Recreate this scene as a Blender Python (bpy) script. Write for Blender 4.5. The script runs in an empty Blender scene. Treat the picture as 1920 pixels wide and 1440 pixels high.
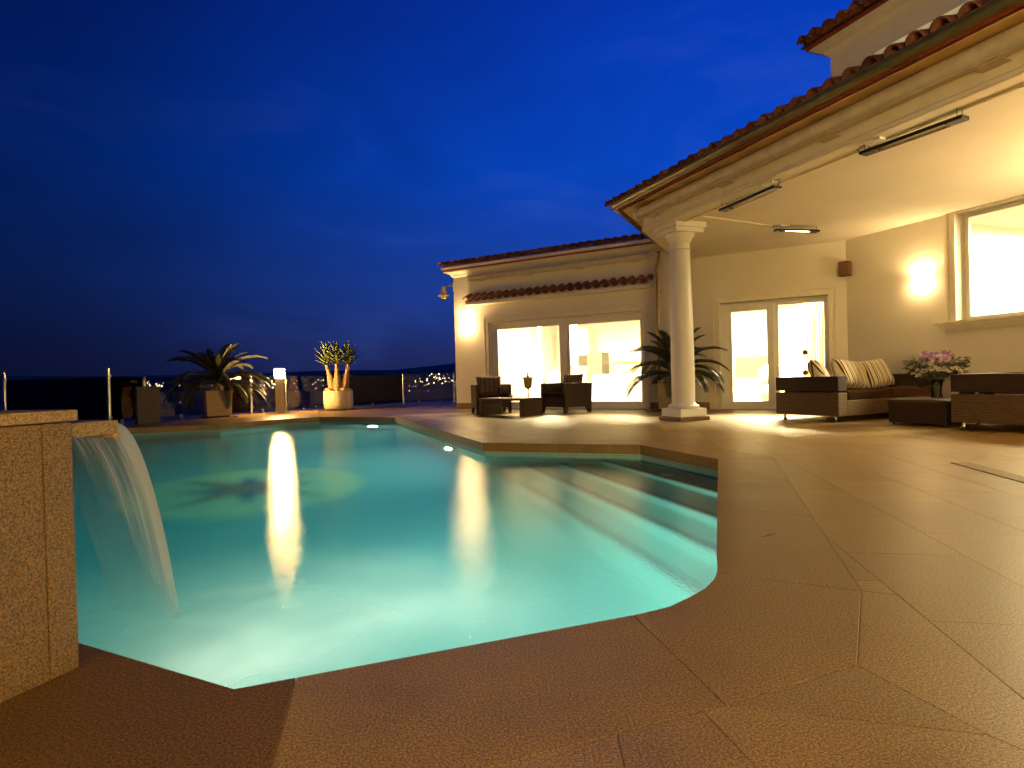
import bpy, bmesh, math, random
from mathutils import Vector, Matrix, noise
from mathutils.geometry import delaunay_2d_cdt
random.seed(7)
R = math.radians
SC = bpy.context.scene
COL = SC.collection

# ------------------------------------------------------------------ camera
cam = bpy.data.objects.new('camera', bpy.data.cameras.new('camera'))
COL.objects.link(cam)
cr, cu, cf = (0.99965, -0.00023, -0.02633), (0.02634, 0.00854, 0.99962), (0.0, 0.99996, -0.00855)
cam.matrix_world = Matrix(((cr[0], cu[0], -cf[0], 0), (cr[1], cu[1], -cf[1], 0), (cr[2], cu[2], -cf[2], .75), (0, 0, 0, 1)))
cam.data.sensor_width = 36
cam.data.lens = 21.0
cam.data.clip_start = .05
cam.data.clip_end = 20000
SC.camera = cam

# ------------------------------------------------------------------ render settings
SC.render.engine = 'CYCLES'
cy = SC.cycles
cy.use_denoising = True
cy.max_bounces = 10
cy.diffuse_bounces = 4
cy.glossy_bounces = 4
cy.transmission_bounces = 8
cy.transparent_max_bounces = 24
cy.volume_bounces = 1
cy.caustics_reflective = False
cy.caustics_refractive = False
cy.sample_clamp_indirect = 6
SC.view_settings.view_transform = 'Standard'
SC.view_settings.look = 'None'
SC.view_settings.exposure = 0
SC.view_settings.gamma = 1

# ------------------------------------------------------------------ dusk sky
world = bpy.data.worlds.new('World')
SC.world = world
world.use_nodes = True
wn, wl = world.node_tree.nodes, world.node_tree.links
wn.clear()
wout = wn.new('ShaderNodeOutputWorld')
wbg = wn.new('ShaderNodeBackground')
wtc = wn.new('ShaderNodeTexCoord')
sep = wn.new('ShaderNodeSeparateXYZ')
wl.new(wtc.outputs['Generated'], sep.inputs[0])
ramp = wn.new('ShaderNodeValToRGB')
el = ramp.color_ramp.elements
el[0].position = 0.0; el[0].color = (.008, .011, .050, 1)
el[1].position = 1.0; el[1].color = (.001, .008, .10, 1)
for p, c in ((.05, (.008, .014, .072)), (.15, (.006, .024, .150)), (.32, (.001, .027, .23)), (.55, (.001, .018, .21))):
    e = el.new(p); e.color = (*c, 1)
wl.new(sep.outputs['Z'], ramp.inputs[0])
# afterglow: the sun has set behind the house, so the sky brightens towards the right
dot = wn.new('ShaderNodeVectorMath'); dot.operation = 'DOT_PRODUCT'
wl.new(wtc.outputs['Generated'], dot.inputs[0]); dot.inputs[1].default_value = (math.sin(R(38)), math.cos(R(38)), 0.0)
glow = wn.new('ShaderNodeMapRange'); glow.interpolation_type = 'SMOOTHSTEP'
wl.new(dot.outputs['Value'], glow.inputs[0])
glow.inputs[1].default_value = .15; glow.inputs[2].default_value = 1.0
glow.inputs[3].default_value = .46; glow.inputs[4].default_value = 2.3
mapc = wn.new('ShaderNodeMapping'); wl.new(wtc.outputs['Generated'], mapc.inputs[0]); mapc.inputs['Scale'].default_value = (1, 1, 2.6)
cn = wn.new('ShaderNodeTexNoise'); wl.new(mapc.outputs[0], cn.inputs['Vector'])
cn.inputs['Scale'].default_value = 2.6; cn.inputs['Detail'].default_value = 6; cn.inputs['Roughness'].default_value = .55; cn.inputs['Distortion'].default_value = .6
cmap = wn.new('ShaderNodeMapRange'); wl.new(cn.outputs['Fac'], cmap.inputs[0])
cmap.inputs[1].default_value = .35; cmap.inputs[2].default_value = .72; cmap.inputs[3].default_value = .88; cmap.inputs[4].default_value = 1.15
mul = wn.new('ShaderNodeMath'); mul.operation = 'MULTIPLY'
wl.new(glow.outputs[0], mul.inputs[0]); wl.new(cmap.outputs[0], mul.inputs[1])
# thin clouds, greyer than the sky
cr2 = wn.new('ShaderNodeMapRange'); wl.new(cn.outputs['Fac'], cr2.inputs[0])
cr2.inputs[1].default_value = .55; cr2.inputs[2].default_value = .78; cr2.inputs[3].default_value = 0; cr2.inputs[4].default_value = .36
cmix = wn.new('ShaderNodeMix'); cmix.data_type = 'RGBA'
wl.new(cr2.outputs[0], cmix.inputs['Factor']); wl.new(ramp.outputs[0], cmix.inputs['A']); cmix.inputs['B'].default_value = (.020, .036, .165, 1)
wl.new(cmix.outputs['Result'], wbg.inputs['Color']); wl.new(mul.outputs[0], wbg.inputs['Strength'])
wl.new(wbg.outputs[0], wout.inputs[0])

# ------------------------------------------------------------------ materials
WARM = (1.0, .67, .29)
WARM2 = (1.0, .78, .46)

def mat(name):
    m = bpy.data.materials.new(name); m.use_nodes = True
    nt = m.node_tree
    b = nt.nodes['Principled BSDF']
    return m, nt, b

def node(nt, t, **kw):
    n = nt.nodes.new(t)
    for k, v in kw.items():
        if k in n.inputs: n.inputs[k].default_value = v
        else: setattr(n, k, v)
    return n

def coords(nt, scale=(1, 1, 1), kind='Object', rot=(0, 0, 0)):
    tc = node(nt, 'ShaderNodeTexCoord'); mp = node(nt, 'ShaderNodeMapping')
    mp.inputs['Scale'].default_value = scale; mp.inputs['Rotation'].default_value = rot
    nt.links.new(tc.outputs[kind], mp.inputs[0])
    return mp.outputs[0]

def wcoords(nt, scale=(1, 1, 1)):
    g = node(nt, 'ShaderNodeNewGeometry'); mp = node(nt, 'ShaderNodeMapping'); mp.inputs['Scale'].default_value = scale
    nt.links.new(g.outputs['Position'], mp.inputs[0])
    return mp.outputs[0]

def ramp2(nt, src, stops):
    r = node(nt, 'ShaderNodeValToRGB'); e = r.color_ramp.elements
    e[0].position, e[0].color = stops[0][0], (*stops[0][1], 1)
    e[1].position, e[1].color = stops[-1][0], (*stops[-1][1], 1)
    for p, c in stops[1:-1]:
        q = e.new(p); q.color = (*c, 1)
    nt.links.new(src, r.inputs[0])
    return r.outputs[0]

def mixc(nt, fac, a, b, mode='MIX'):
    m = node(nt, 'ShaderNodeMix', data_type='RGBA', blend_type=mode)
    for k, v in (('Factor', fac), ('A', a), ('B', b)):
        if hasattr(v, 'is_output'): nt.links.new(v, m.inputs[k])
        elif k == 'Factor': m.inputs[k].default_value = v
        else: m.inputs[k].default_value = (*v, 1)
    return m.outputs['Result']

def bump(nt, b, h, strength=.3, dist=.01):
    n = node(nt, 'ShaderNodeBump'); n.inputs['Strength'].default_value = strength; n.inputs['Distance'].default_value = dist
    nt.links.new(h, n.inputs['Height']); nt.links.new(n.outputs[0], b.inputs['Normal'])

def plain(name, c, rough=.5, metal=0, spec=.5, noise_amt=.08, nscale=8, bstr=0, emit=None, estr=0):
    m, nt, b = mat(name)
    b.inputs['Roughness'].default_value = rough; b.inputs['Metallic'].default_value = metal
    b.inputs['Specular IOR Level'].default_value = spec
    n = node(nt, 'ShaderNodeTexNoise', Scale=nscale, Detail=5.0); nt.links.new(coords(nt), n.inputs['Vector'])
    lo = tuple(max(0, x * (1 - noise_amt * 2)) for x in c); hi = tuple(min(1, x * (1 + noise_amt)) for x in c)
    nt.links.new(ramp2(nt, n.outputs['Fac'], [(.3, lo), (.7, hi)]), b.inputs['Base Color'])
    if bstr: bump(nt, b, n.outputs['Fac'], bstr)
    if emit:
        b.inputs['Emission Color'].default_value = (*emit, 1); b.inputs['Emission Strength'].default_value = estr
    return m

def emis(name, c, s):
    m = bpy.data.materials.new(name); m.use_nodes = True; nt = m.node_tree; nt.nodes.clear()
    o = node(nt, 'ShaderNodeOutputMaterial'); e = node(nt, 'ShaderNodeEmission'); e.inputs[0].default_value = (*c, 1); e.inputs[1].default_value = s
    nt.links.new(e.outputs[0], o.inputs[0]); return m

def stucco(name, c):
    m, nt, b = mat(name)
    b.inputs['Roughness'].default_value = .85; b.inputs['Specular IOR Level'].default_value = .2
    v = wcoords(nt)
    n1 = node(nt, 'ShaderNodeTexNoise', Scale=1.3, Detail=4.0); nt.links.new(v, n1.inputs['Vector'])
    n2 = node(nt, 'ShaderNodeTexNoise', Scale=90.0, Detail=3.0); nt.links.new(v, n2.inputs['Vector'])
    nt.links.new(ramp2(nt, n1.outputs['Fac'], [(.3, tuple(x * .93 for x in c)), (.7, c)]), b.inputs['Base Color'])
    bump(nt, b, n2.outputs['Fac'], .18, .004)
    return m

def granite(name, dark, light, scale=420, rough=.42, tintvar=.18, wet=True, bstr=.25, spec=.5, nb=.25):
    m, nt, b = mat(name)
    v = wcoords(nt)
    n1 = node(nt, 'ShaderNodeTexNoise', Scale=scale, Detail=2.0, Roughness=.7); nt.links.new(v, n1.inputs['Vector'])
    n2 = node(nt, 'ShaderNodeTexNoise', Scale=scale * .55, Detail=3.0, Roughness=.6); nt.links.new(v, n2.inputs['Vector'])
    n3 = node(nt, 'ShaderNodeTexNoise', Scale=3.2, Detail=6.0, Roughness=.62); nt.links.new(v, n3.inputs['Vector'])
    vor = node(nt, 'ShaderNodeTexVoronoi', Scale=scale * .22, Randomness=1.0); nt.links.new(v, vor.inputs['Vector'])
    mid = tuple((a + c) / 2 for a, c in zip(dark, light))
    sp = ramp2(nt, n1.outputs['Fac'], [(.40, dark), (.5, mid), (.61, light)])
    sp = mixc(nt, .5, sp, ramp2(nt, n2.outputs['Fac'], [(.42, tuple(x * .7 for x in dark)), (.60, light)]), 'MIX')
    fl = ramp2(nt, vor.outputs['Distance'], [(.05, (1, 1, 1)), (.13, (0, 0, 0))])
    flm = node(nt, 'ShaderNodeMath', operation='MULTIPLY'); nt.links.new(fl, flm.inputs[0])
    gt = node(nt, 'ShaderNodeMath', operation='GREATER_THAN'); nt.links.new(vor.outputs['Color'], gt.inputs[0]); gt.inputs[1].default_value = .72
    nt.links.new(gt.outputs[0], flm.inputs[1])
    sp = mixc(nt, flm.outputs[0], sp, tuple(min(1, x * 1.7) for x in light))
    big = ramp2(nt, n3.outputs['Fac'], [(.22, (.66, .63, .60)), (.42, (.93, .92, .91)), (.58, (1.03, 1.03, 1.02)), (.8, (1.22, 1.2, 1.16))])
    sp = mixc(nt, 1.0, sp, big, 'MULTIPLY')
    oi = node(nt, 'ShaderNodeObjectInfo')
    rr = ramp2(nt, oi.outputs['Random'], [(0, (1 - tintvar,) * 3), (1, (1 + tintvar * .6,) * 3)])
    sp = mixc(nt, 1.0, sp, rr, 'MULTIPLY')
    nt.links.new(sp, b.inputs['Base Color'])
    rn = node(nt, 'ShaderNodeMapRange'); nt.links.new(n3.outputs['Fac'], rn.inputs[0])
    rn.inputs[1].default_value = .2; rn.inputs[2].default_value = .8; rn.inputs[3].default_value = max(.29, rough - (.10 if wet else .04)); rn.inputs[4].default_value = rough + .14
    nt.links.new(rn.outputs[0], b.inputs['Roughness'])
    b.inputs['Specular IOR Level'].default_value = spec
    ad = node(nt, 'ShaderNodeMath', operation='MULTIPLY_ADD'); nt.links.new(n3.outputs['Fac'], ad.inputs[0]); ad.inputs[1].default_value = nb; nt.links.new(n2.outputs['Fac'], ad.inputs[2])
    if bstr: bump(nt, b, ad.outputs[0], bstr, .004)
    return m

def thin_glass(name, tint=(.97, .99, .97), rough=0.0, ior=1.5):
    m = bpy.data.materials.new(name); m.use_nodes = True; nt = m.node_tree; nt.nodes.clear()
    o = node(nt, 'ShaderNodeOutputMaterial'); mx = node(nt, 'ShaderNodeMixShader')
    t = node(nt, 'ShaderNodeBsdfTransparent'); t.inputs[0].default_value = (*tint, 1)
    g = node(nt, 'ShaderNodeBsdfGlossy'); g.inputs['Roughness'].default_value = rough
    f = node(nt, 'ShaderNodeFresnel'); f.inputs[0].default_value = ior
    nt.links.new(f.outputs[0], mx.inputs[0]); nt.links.new(t.outputs[0], mx.inputs[1]); nt.links.new(g.outputs[0], mx.inputs[2])
    nt.links.new(mx.outputs[0], o.inputs[0]); return m

def wicker(name, c1, c2, scale=34):
    m, nt, b = mat(name)
    v = coords(nt, (1, 1, 1))
    br = node(nt, 'ShaderNodeTexBrick', Scale=1.0); br.offset = .5
    # map so both vertical faces get a weave: x+y along, z up
    sp = node(nt, 'ShaderNodeSeparateXYZ'); nt.links.new(v, sp.inputs[0])
    ad = node(nt, 'ShaderNodeMath', operation='ADD'); nt.links.new(sp.outputs[0], ad.inputs[0]); nt.links.new(sp.outputs[1], ad.inputs[1])
    cb = node(nt, 'ShaderNodeCombineXYZ'); nt.links.new(ad.outputs[0], cb.inputs[0]); nt.links.new(sp.outputs[2], cb.inputs[1])
    nt.links.new(cb.outputs[0], br.inputs['Vector'])
    br.inputs['Brick Width'].default_value = 1.3 / scale; br.inputs['Row Height'].default_value = .55 / scale
    br.inputs['Mortar Size'].default_value = .09 / scale; br.inputs['Mortar Smooth'].default_value = .6
    br.inputs['Color1'].default_value = (*c1, 1); br.inputs['Color2'].default_value = (*c2, 1); br.inputs['Mortar'].default_value = (.006, .004, .003, 1)
    nt.links.new(br.outputs['Color'], b.inputs['Base Color'])
    inv = node(nt, 'ShaderNodeMath', operation='SUBTRACT'); inv.inputs[0].default_value = 1; nt.links.new(br.outputs['Fac'], inv.inputs[1])
    bump(nt, b, inv.outputs[0], .8, .006)
    b.inputs['Roughness'].default_value = .58; b.inputs['Specular IOR Level'].default_value = .3
    return m

def striped(name, axis=0, scale=60, cols=((.05, .02, .02), (.62, .50, .30))):
    m, nt, b = mat(name)
    v = coords(nt)
    n = node(nt, 'ShaderNodeTexNoise', Scale=4.0); nt.links.new(v, n.inputs['Vector'])
    w = node(nt, 'ShaderNodeTexWave', Scale=scale / 6.28, Distortion=.6, Detail=1.0); w.bands_direction = 'XYZ'[axis]
    w.inputs['Detail Scale'].default_value = .6
    nt.links.new(v, w.inputs['Vector'])
    w2 = node(nt, 'ShaderNodeTexWave', Scale=scale / 17.0, Distortion=.3); w2.bands_direction = 'XYZ'[axis]; nt.links.new(v, w2.inputs['Vector'])
    th = node(nt, 'ShaderNodeMath', operation='MULTIPLY_ADD'); nt.links.new(w2.outputs['Fac'], th.inputs[0]); th.inputs[1].default_value = .55; nt.links.new(w.outputs['Fac'], th.inputs[2])
    c = ramp2(nt, th.outputs[0], [(.42, cols[0]), (.50, tuple((a + d) / 2 for a, d in zip(*cols))), (.60, cols[1])])
    nt.links.new(c, b.inputs['Base Color']); b.inputs['Roughness'].default_value = .9; b.inputs['Specular IOR Level'].default_value = .15
    tx = node(nt, 'ShaderNodeTexNoise', Scale=160.0); nt.links.new(v, tx.inputs['Vector'])
    bump(nt, b, tx.outputs['Fac'], .25, .003)
    return m

M = {}
M['stucco'] = stucco('cream_stucco', (.80, .75, .64))
M['ceiling'] = stucco('cream_ceiling_paint', (.84, .79, .67))
M['trim'] = plain('cream_moulding_paint', (.80, .74, .60), .5, noise_amt=.03)
M['white'] = plain('white_lacquer', (.82, .80, .74), .35, noise_amt=.02)
M['room'] = plain('white_room_paint', (.86, .84, .78), .8, noise_amt=.02)
M['roomfloor'] = plain('pale_room_floor', (.62, .52, .36), .35)
M['skirt'] = granite('brown_skirting_stone', (.12, .065, .03), (.26, .15, .07), 160, .5, .1)
M['deck'] = granite('deck_stone', (.070, .040, .009), (.52, .325, .095), 300, .34, .15, bstr=.14, spec=.42)
M['deckfar'] = granite('deck_stone_far', (.17, .108, .032), (.43, .285, .092), 120, .33, .12, bstr=0, spec=.45)
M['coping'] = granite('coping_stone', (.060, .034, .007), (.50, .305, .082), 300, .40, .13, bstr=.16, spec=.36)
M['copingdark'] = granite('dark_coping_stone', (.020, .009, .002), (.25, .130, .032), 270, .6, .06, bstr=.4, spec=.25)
M['grout'] = plain('joint_mortar', (.36, .20, .05), .9)
M['block'] = granite('speckled_fountain_granite', (.010, .0045, .001), (.18, .100, .026), 300, .62, .05, wet=False, bstr=.8)
M['blockcap'] = granite('pale_speckled_granite', (.05, .028, .007), (.29, .18, .058), 320, .5, .05, wet=False, bstr=.5)
M['tile'] = None
M['metal'] = plain('brushed_metal', (.62, .60, .56), .28, 1.0)
M['darkmetal'] = plain('dark_metal', (.03, .025, .022), .4, .6)
M['gutter'] = plain('bronze_gutter', (.20, .16, .075), .32, .75)
M['pipe'] = plain('brass_downpipe', (.45, .33, .13), .3, .8)
M['wood'] = plain('varnished_soffit_wood', (.66, .44, .19), .45, nscale=3, noise_amt=.2)
M['redband'] = plain('red_brick_band', (.30, .045, .02), .7, nscale=30, noise_amt=.25)
M['awning'] = plain('cream_awning_cassette', (.62, .54, .40), .4)
M['glass'] = thin_glass('window_glass')
M['fenceglass'] = thin_glass('fence_glass', (.82, .84, .82), 0.0, 1.85)
M['cup'] = thin_glass('clear_glassware', (.98, .99, .98), .02, 1.45)
M['wicker'] = wicker('brown_wicker', (.115, .070, .032), (.165, .100, .048), 30)
M['wickerfine'] = wicker('fine_dark_wicker', (.085, .045, .020), (.11, .060, .028), 60)
M['wickerdark'] = wicker('dark_wicker', (.035, .018, .010), (.05, .026, .014), 60)
M['seat'] = plain('dark_brown_cushion', (.030, .015, .008), .95, spec=0, nscale=60, bstr=.2)
M['stripe'] = striped('brown_cream_stripes', 0, 44, ((.035, .012, .014), (.64, .56, .38)))
M['stripedark'] = striped('dark_brown_stripes', 0, 50, ((.035, .018, .014), (.20, .13, .085)))
M['pot'] = plain('cream_stone_pot', (.62, .52, .34), .75, nscale=20, bstr=.2)
M['potlined'] = plain('pale_ribbed_pot', (.55, .42, .24), .7, nscale=14, bstr=.1)
M['frond'] = plain('dark_cycad_leaf', (.042, .050, .013), .5, nscale=12, noise_amt=.35)
M['yucca'] = plain('green_strap_leaf', (.15, .20, .055), .5, nscale=12, noise_amt=.3)
M['trunk'] = plain('ringed_pale_trunk', (.36, .22, .10), .85, nscale=24, noise_amt=.3, bstr=.5)
M['rock'] = plain('ochre_rock', (.42, .26, .11), .9, nscale=14, noise_amt=.3, bstr=.6)
M['soil'] = plain('dark_soil', (.03, .02, .012), 1, nscale=40)
M['pedestal'] = granite('dark_pedestal_stone', (.055, .03, .014), (.12, .066, .03), 60, .6, .1)
M['hill'] = plain('dark_hillside', (.20, .15, .13), 1, nscale=.01, noise_amt=.3)
M['brownbox'] = plain('brown_speaker_box', (.15, .070, .022), .7)
M['lampglow'] = emis('sconce_glass_glow', (1, .68, .30), 75)
M['lampbright'] = emis('bright_sconce_glow', (1, .66, .27), 190)
M['bollardglow'] = emis('bollard_lamp_glow', (1, .58, .18), 640)
M['heaterglow'] = emis('heater_tube_glow', (1, .70, .30), 60)
M['bollardunseen'] = emis('unseen_bollard_glow', (1, .66, .21), 980)  # only for the two out-of-view bollards added to light the foreground
M['roomlamp'] = emis('room_lamp_glow', (1, .80, .50), 60)
M['upperwin'] = emis('lit_upper_window', (1, .84, .50), 1.25)
M['poollens'] = emis('pool_lamp_lens', (1, .92, .70), 30)
M['townlight'] = emis('town_light_glow', (1, .66, .30), 9)
M['townwhite'] = emis('town_light_white', (1, .90, .72), 10)
M['purple'] = plain('purple_petal', (.44, .24, .50), .7)
M['whitepetal'] = plain('cream_petal', (.72, .64, .48), .7)
M['leafdark'] = plain('bouquet_foliage', (.035, .05, .018), .7, noise_amt=.4)
M['stem'] = plain('green_stem', (.22, .24, .09), .6)
M['screen'] = plain('dark_screen', (.05, .045, .035), .25)
M['greycab'] = plain('grey_cabinet', (.16, .15, .105), .5)
M['fabricwhite'] = plain('white_upholstery', (.80, .78, .70), .9)
M['curtain'] = plain('cream_curtain', (.62, .50, .30), .95)
_nt = M['curtain'].node_tree; _t = node(_nt, 'ShaderNodeBsdfTranslucent'); _t.inputs[0].default_value = (.75, .60, .34, 1); _m = node(_nt, 'ShaderNodeMixShader'); _m.inputs[0].default_value = .6
_nt.links.new(_nt.nodes['Principled BSDF'].outputs[0], _m.inputs[1]); _nt.links.new(_t.outputs[0], _m.inputs[2]); _nt.links.new(_m.outputs[0], _nt.nodes['Material Output'].inputs[0])
M['firestone'] = granite('beige_fireplace_stone', (.30, .22, .12), (.62, .50, .32), 40, .7, 0, wet=False)
M['leafdry'] = plain('dry_leaf', (.10, .055, .02), .8)

# roof tile: terracotta that differs from tile to tile
m, nt, b = mat('terracotta_tile')
oi = node(nt, 'ShaderNodeObjectInfo')
n = node(nt, 'ShaderNodeTexNoise', Scale=9.0, Detail=5.0); nt.links.new(coords(nt), n.inputs['Vector'])
c = ramp2(nt, oi.outputs['Random'], [(0, (.15, .045, .018)), (.5, (.22, .070, .028)), (1, (.28, .11, .05))])
c = mixc(nt, 1.0, c, ramp2(nt, n.outputs['Fac'], [(.3, (.55, .52, .5)), (.65, (1.05, 1.0, .95))]), 'MULTIPLY')
nt.links.new(c, b.inputs['Base Color']); b.inputs['Roughness'].default_value = .8; bump(nt, b, n.outputs['Fac'], .4)
M['tile'] = m

# pool mosaic: small glazed tiles, uv in metres
def mosaic(name, c1, c2, grout, size=.028, rough=.15):
    m, nt, b = mat(name)
    tc = node(nt, 'ShaderNodeTexCoord'); br = node(nt, 'ShaderNodeTexBrick', Scale=1.0); br.offset = 0
    nt.links.new(tc.outputs['UV'], br.inputs['Vector'])
    br.inputs['Brick Width'].default_value = size; br.inputs['Row Height'].default_value = size
    br.inputs['Mortar Size'].default_value = size * .11; br.inputs['Mortar Smooth'].default_value = .2
    br.inputs['Color1'].default_value = (*c1, 1); br.inputs['Color2'].default_value = (*c2, 1); br.inputs['Mortar'].default_value = (*grout, 1)
    nt.links.new(br.outputs['Color'], b.inputs['Base Color']); b.inputs['Roughness'].default_value = rough
    inv = node(nt, 'ShaderNodeMath', operation='SUBTRACT'); inv.inputs[0].default_value = 1; nt.links.new(br.outputs['Fac'], inv.inputs[1])
    bump(nt, b, inv.outputs[0], .5, .003)
    return m
M['mosaic'] = mosaic('turquoise_mosaic', (.15, .46, .45), (.19, .54, .52), (.46, .60, .55))
M['mosaicstep'] = mosaic('dark_step_edge', (.03, .06, .10), (.05, .07, .09), (.12, .12, .10))
M['compasspale'] = plain('compass_cream_mosaic', (.86, .84, .42), .4)
M['compassblue'] = plain('compass_blue_mosaic', (.0, .02, .16), .4)
M['compassorange'] = plain('compass_orange_mosaic', (.45, .10, .01), .4)

# pool water: rough refracting surface with a faintly milky green body
IMPACT = (-1.30, 2.33)
m = bpy.data.materials.new('pool_water_body'); m.use_nodes = True; nt = m.node_tree; nt.nodes.clear()
o = node(nt, 'ShaderNodeOutputMaterial')
gl = node(nt, 'ShaderNodeBsdfGlass', Roughness=.05, IOR=1.333); gl.inputs['Color'].default_value = (1, 1, 1, 1)
v = wcoords(nt, (1, 1, 1))
w1 = node(nt, 'ShaderNodeTexNoise', Scale=52.0, Detail=3.0, Roughness=.6); nt.links.new(v, w1.inputs['Vector'])
w2 = node(nt, 'ShaderNodeTexNoise', Scale=3.5, Detail=2.0, Distortion=.8); nt.links.new(v, w2.inputs['Vector'])
ws = node(nt, 'ShaderNodeMath', operation='MULTIPLY_ADD'); nt.links.new(w2.outputs['Fac'], ws.inputs[0]); ws.inputs[1].default_value = .7; nt.links.new(w1.outputs['Fac'], ws.inputs[2])
bp = node(nt, 'ShaderNodeBump', Strength=.22, Distance=.010); nt.links.new(ws.outputs[0], bp.inputs['Height']); nt.links.new(bp.outputs[0], gl.inputs['Normal'])
# foam and mist spreading from where the fall lands
df = node(nt, 'ShaderNodeVectorMath', operation='DISTANCE'); df.inputs[1].default_value = (IMPACT[0] + .12, IMPACT[1] - .05, -.16)
gg = node(nt, 'ShaderNodeNewGeometry'); nt.links.new(gg.outputs['Position'], df.inputs[0])
fo = node(nt, 'ShaderNodeMapRange', interpolation_type='SMOOTHERSTEP'); nt.links.new(df.outputs['Value'], fo.inputs[0])
fo.inputs[1].default_value = 0; fo.inputs[2].default_value = 1.55; fo.inputs[3].default_value = .56; fo.inputs[4].default_value = 0
fn = node(nt, 'ShaderNodeTexNoise', Scale=1.7, Detail=2.0, Distortion=.3); nt.links.new(v, fn.inputs['Vector'])
fr = node(nt, 'ShaderNodeMapRange'); nt.links.new(fn.outputs['Fac'], fr.inputs[0]); fr.inputs[1].default_value = .25; fr.inputs[2].default_value = .75; fr.inputs[3].default_value = .35; fr.inputs[4].default_value = 1.0
fm = node(nt, 'ShaderNodeMath', operation='MULTIPLY'); nt.links.new(fo.outputs[0], fm.inputs[0]); nt.links.new(fr.outputs[0], fm.inputs[1])
tl = node(nt, 'ShaderNodeBsdfTranslucent'); tl.inputs[0].default_value = (.85, .86, .78, 1)
di = node(nt, 'ShaderNodeBsdfDiffuse'); di.inputs[0].default_value = (.75, .75, .66, 1)
fa = node(nt, 'ShaderNodeMixShader'); fa.inputs[0].default_value = .35; nt.links.new(tl.outputs[0], fa.inputs[1]); nt.links.new(di.outputs[0], fa.inputs[2])
mx = node(nt, 'ShaderNodeMixShader'); nt.links.new(fm.outputs[0], mx.inputs[0]); nt.links.new(gl.outputs[0], mx.inputs[1]); nt.links.new(fa.outputs[0], mx.inputs[2])
nt.links.new(mx.outputs[0], o.inputs['Surface'])
va = node(nt, 'ShaderNodeVolumeAbsorption', Density=.40); va.inputs[0].default_value = (.17, .86, .84, 1)
vs = node(nt, 'ShaderNodeVolumeScatter', Density=.12, Anisotropy=.35); vs.inputs[0].default_value = (.80, 1, .95, 1)
vd = node(nt, 'ShaderNodeAddShader'); nt.links.new(va.outputs[0], vd.inputs[0]); nt.links.new(vs.outputs[0], vd.inputs[1])
nt.links.new(vd.outputs[0], o.inputs['Volume'])
M['water'] = m

# falling sheet: long streaks along the flow (uv: u across, v down)
m = bpy.data.materials.new('falling_water'); m.use_nodes = True; nt = m.node_tree; nt.nodes.clear()
o = node(nt, 'ShaderNodeOutputMaterial')
uv = coords(nt, (1, 1, 1), 'UV')
mp = node(nt, 'ShaderNodeMapping'); mp.inputs['Scale'].default_value = (70, 2.2, 1); nt.links.new(uv, mp.inputs[0])
s1 = node(nt, 'ShaderNodeTexNoise', Scale=1.0, Detail=3.0, Roughness=.65); nt.links.new(mp.outputs[0], s1.inputs['Vector'])
mp2 = node(nt, 'ShaderNodeMapping'); mp2.inputs['Scale'].default_value = (9, 1.1, 1); nt.links.new(uv, mp2.inputs[0])
s2 = node(nt, 'ShaderNodeTexNoise', Scale=1.0, Detail=2.0); nt.links.new(mp2.outputs[0], s2.inputs['Vector'])
sx = node(nt, 'ShaderNodeSeparateXYZ'); nt.links.new(uv, sx.inputs[0])
edge = node(nt, 'ShaderNodeMapRange', interpolation_type='SMOOTHSTEP'); nt.links.new(sx.outputs[0], edge.inputs[0])
edge.inputs[1].default_value = .72; edge.inputs[2].default_value = .985; edge.inputs[3].default_value = 0; edge.inputs[4].default_value = .85
a1 = node(nt, 'ShaderNodeMath', operation='MULTIPLY'); nt.links.new(s1.outputs['Fac'], a1.inputs[0]); nt.links.new(s2.outputs['Fac'], a1.inputs[1])
a2 = node(nt, 'ShaderNodeMapRange'); nt.links.new(a1.outputs[0], a2.inputs[0]); a2.inputs[1].default_value = .16; a2.inputs[2].default_value = .40; a2.inputs[3].default_value = .10; a2.inputs[4].default_value = .80
a3 = node(nt, 'ShaderNodeMath', operation='ADD', use_clamp=True); nt.links.new(a2.outputs[0], a3.inputs[0]); nt.links.new(edge.outputs[0], a3.inputs[1])
fu = node(nt, 'ShaderNodeMapRange'); nt.links.new(sx.outputs[0], fu.inputs[0]); fu.inputs[1].default_value = .45; fu.inputs[2].default_value = .80; fu.inputs[3].default_value = .30; fu.inputs[4].default_value = 1.25
fs = node(nt, 'ShaderNodeMath', operation='MULTIPLY_ADD'); nt.links.new(s2.outputs['Fac'], fs.inputs[0]); fs.inputs[1].default_value = .5; nt.links.new(fu.outputs[0], fs.inputs[2])
fd = node(nt, 'ShaderNodeMath', operation='DIVIDE'); nt.links.new(sx.outputs[1], fd.inputs[0]); nt.links.new(fs.outputs[0], fd.inputs[1])
fade = node(nt, 'ShaderNodeMapRange', interpolation_type='SMOOTHSTEP'); nt.links.new(fd.outputs[0], fade.inputs[0]); fade.inputs[1].default_value = .35; fade.inputs[2].default_value = 1.0; fade.inputs[3].default_value = 1.0; fade.inputs[4].default_value = .22
fb = node(nt, 'ShaderNodeMapRange', interpolation_type='SMOOTHSTEP'); nt.links.new(sx.outputs[1], fb.inputs[0]); fb.inputs[1].default_value = .86; fb.inputs[2].default_value = 1.0; fb.inputs[3].default_value = 1.0; fb.inputs[4].default_value = .35
fc = node(nt, 'ShaderNodeMath', operation='MULTIPLY'); nt.links.new(fade.outputs[0], fc.inputs[0]); nt.links.new(fb.outputs[0], fc.inputs[1])
a4 = node(nt, 'ShaderNodeMath', operation='MULTIPLY'); nt.links.new(a3.outputs[0], a4.inputs[0]); nt.links.new(fc.outputs[0], a4.inputs[1])
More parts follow.
